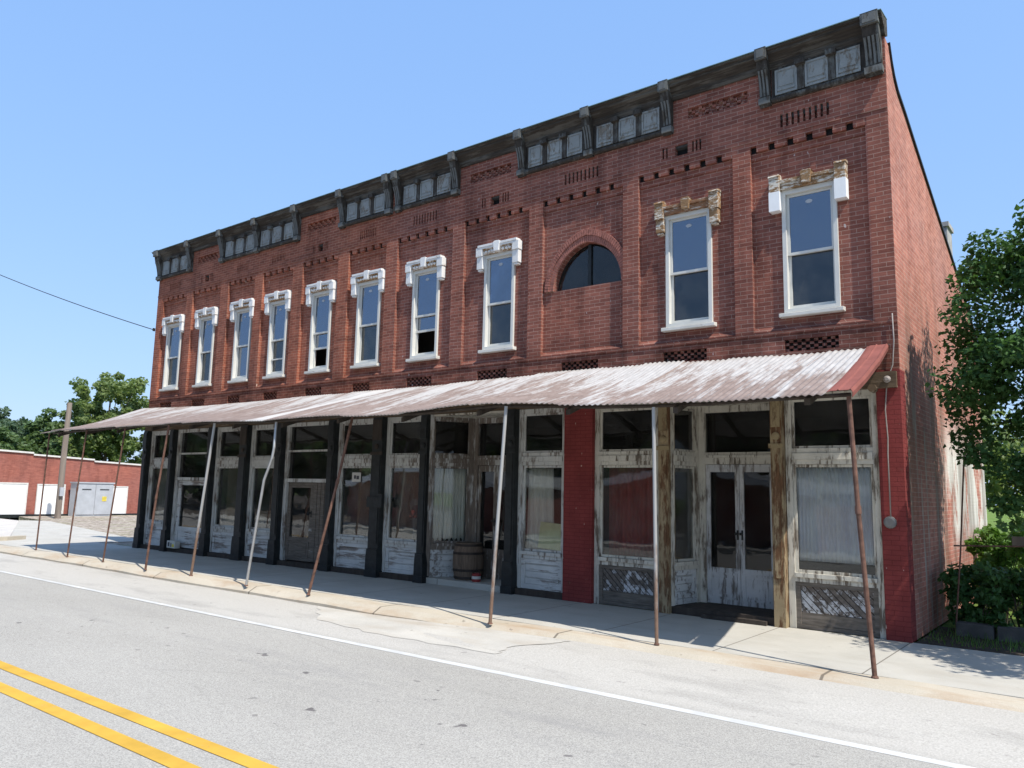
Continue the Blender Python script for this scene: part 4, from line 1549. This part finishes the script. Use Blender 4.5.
# ------------------------------------------------------------------ far left: low brick building, pole, trees, wire
F = root('low_brick_building', 'low red brick building with stepped parapet and white boarded windows', 'building', (-40, 8, 0))
prof = [(-9, -.1), (24, -.1), (24, 2.4), (12.6, 2.62), (12.6, 2.55), (8.4, 2.70), (8.4, 2.78), (5.5, 2.90), (5.5, 2.98), (-1, 3.22), (-1, 3.34), (-9, 3.55)]
q = MB()
q.prism(prof, -46, -40, 'x')
fwl = q.build('wall', 'far_brick', F)
q = MB()
tp = prof[2:]
for (a, b) in zip(tp[:-1], tp[1:]):
    if abs(a[0] - b[0]) > .1:
        q.add([(x, y, z + dz) for x, dz in ((-46.02, .004), (-39.93, .004), (-39.93, .085), (-46.02, .085)) for y, z in (a, b)],
              [(0, 1, 3, 2), (2, 3, 5, 4), (4, 5, 7, 6), (6, 7, 1, 0), (0, 2, 4, 6), (1, 7, 5, 3)])
q.build('coping', 'coping', F, fix=True)
for (a, b, z0, z1) in ((3.0, 5.33, .05, 1.50), (5.86, 7.05, .05, 1.46), (9.50, 10.2, -.04, 1.42), (-3.5, -.5, .05, 1.5), (13.5, 16, 0, 1.4)):
    q = MB()
    q.box(-39.995, -39.95, a, b, z0, z1)
    o = q.build('boarded_window', 'white_board', F)
    q = MB()
    for (u0, u1, v0, v1) in ((a - .06, a - .001, z0, z1), (b + .001, b + .06, z0, z1), (a - .06, b + .06, z1 + .001, z1 + .07)):
        q.box(-39.99, -39.93, u0, u1, v0, v1)
    q.build('frame', 'coping', o)
E_ = root('utility_cabinet', 'grey metal utility cabinet with a small yellow notice before the low brick building', 'cabinet', (-39.3, 8.3, 0))
q = MB()
q.box(-39.7, -39.0, 7.25, 9.05, -.03, 1.60)
q.box(-39.74, -38.95, 7.21, 9.09, 1.601, 1.67)
q.build('case', 'far_grey', E_)
for a, b in ((7.29, 8.13), (8.16, 9.01)):
    q = MB()
    q.box(-38.998, -38.965, a, b, .06, 1.55)
    o = q.build('door', 'far_grey', E_)
    q = MB()
    q.box(-38.964, -38.94, a + .2, b - .2, 1.30, 1.33)
    q.build('handle', 'iron', o)
q = MB()
q.box(-38.963, -38.955, 8.5, 8.72, .72, .96)
q.build('yellow_notice', 'print_yellow', E_)
q = MB()
q.box(-39.99, -39.9, -9, 23, -.1, .06)
q.build('dark_foot_strip', 'iron', F)  # thin near-black strip along the foot of the wall

UY = 5.62
up = root('utility_pole', 'weathered wooden utility pole standing before the low brick building', 'utility pole', (-36.9, UY, 0))
q = MB()
q.tube([(-36.9, UY, -.2), (-36.88, UY, 3), (-36.86, UY + .02, 5.35)], .14, 12, .11)
q.build('pole', 'pole_wood', up)
q = MB()
q.box(-36.76, -36.66, UY - .1, UY + .08, 1.0, 1.4)
q.build('meter_box', 'far_grey', up)

pw = root('overhead_wire', 'thin dark overhead wire running down to the far corner of the building', 'wire', (-18.35, -.05, 5.75))
q = MB()
a, b = Vector((-18.36, -.03, 5.78)), Vector((-29.36, -1.97, 9.43))
q.tube([tuple(a.lerp(b, t) + Vector((0, 0, -.12 * 4 * t * (1 - t)))) for t in lin(0, 1, 16)], .012, 6)
q.build('cable', 'wire', pw)
q = MB()
q.box(-18.36, -18.33, -.06, 0, 5.74, 5.82)
q.build('bracket', 'iron', pw)

TR = [(-58, 17.2, 10.6, 5.6, 3.3, 4.9, 'leaf_pale', 'tall pale green tree rising behind the low brick building'),
      (-57, 23.0, 9.0, 4.8, 3.2, 4.0, 'leaf_pale', 'pale green tree half hidden behind the end of the long building'),
      (-66, 12.6, 7.2, 3.9, 3.2, 3.1, 'leaf_dark', 'rounded dark green tree left of the tall pale one'),
      (-68, 7.8, 7.3, 3.9, 3.4, 3.3, 'leaf_dark', 'dark green tree behind the left end of the low brick building'),
      (-62, 14.8, 6.2, 3.4, 2.4, 2.8, 'leaf_far', 'mid green bushy tree directly behind the utility pole'),
      (-60, 10.2, 4.9, 2.6, 2.6, 2.2, 'leaf_far', 'low green bushy tree just above the stepped parapet'),
      (-75, 1.5, 8.0, 4.2, 4.0, 3.6, 'leaf_dark', 'dark green tree at the left edge of the view')]
for k, (x, y, h, cz, rx, rz, mt, lab) in enumerate(TR):
    tree('background_tree', lab, 'tree', x, y, -.3, h, cz, rx, rx, rz, 190, 110, .25 if k < 2 else .30, .62, mt, 60 + k, 'trees behind the low brick building', (), .2, 8, .08)


# ------------------------------------------------------------------ across the street (mirrored in the shop glass)
def shed(x0, x1, y0, y1, eave, ridge, label):
    t = root('gabled_shed', label, 'shed', ((x0 + x1) / 2, y0, 0), 'sheds across the street')
    c = (x0 + x1) / 2
    q = MB()
    q.prism([(x0, -.1), (x1, -.1), (x1, eave), (c, ridge), (x0, eave)], y1, y0, 'y')
    q.build('wall', 'barn', t)
    for s in (-1, 1):
        e = c + s * ((x1 - x0) / 2 + .3)
        q = MB()
        q.prism([(c, ridge + .02), (e, eave - .12), (e, eave - .04), (c, ridge + .10)], y1 - .4, y0 + .4, 'y')
        q.build('roof', 'roof_metal', t)
        q = MB()
        q.prism([(c, ridge - .16), (e, eave - .33), (e, eave - .04), (c, ridge + .11)], y0 + .401, y0 + .45, 'y')
        q.build('rake_board', 'white_board', t)
    q = MB()
    q.box(c - 1.2, c - .2, y0 + .001, y0 + .06, -.1, 1.75)
    d = q.build('door', 'barn', t)
    q = MB()
    q.box(c - .35, c - .3, y0 + .061, y0 + .1, .8, .95)
    q.build('handle', 'iron', d)


shed(-14.0, -5.4, -14.2, -24, 1.95, 2.62, 'brown red gabled shed with white rake boards across the street from the double doors')
shed(-27.0, -18.4, -14.2, -24, 1.95, 2.64, 'brown red gabled shed with white rake boards further along across the street')
src = tree('roadside_tree', 'leafy green tree of the dense row across the street', 'tree', -2, -29, -.3, 12, 5.2, 4.4, 3.6, 5.6, 90, 50, .7, 1.4, 'leaf_far', 80, 'trees across the street', (), .25, 5)
for k in range(1, 19):
    t = src.copy()
    COL.objects.link(t)
    t.location = (-2 - k * 5.6, -29 + 2.5 * math.sin(k * 2.3), -.3)
    t.rotation_euler = (0, 0, k * 1.9)
    for c in src.children:
        d = c.copy()
        COL.objects.link(d)
        d.parent = t
g = MB()
g.box(-160, 60, -70, -15, -.3, -.06)
struct(g.build('far_lot', 'dirt'))
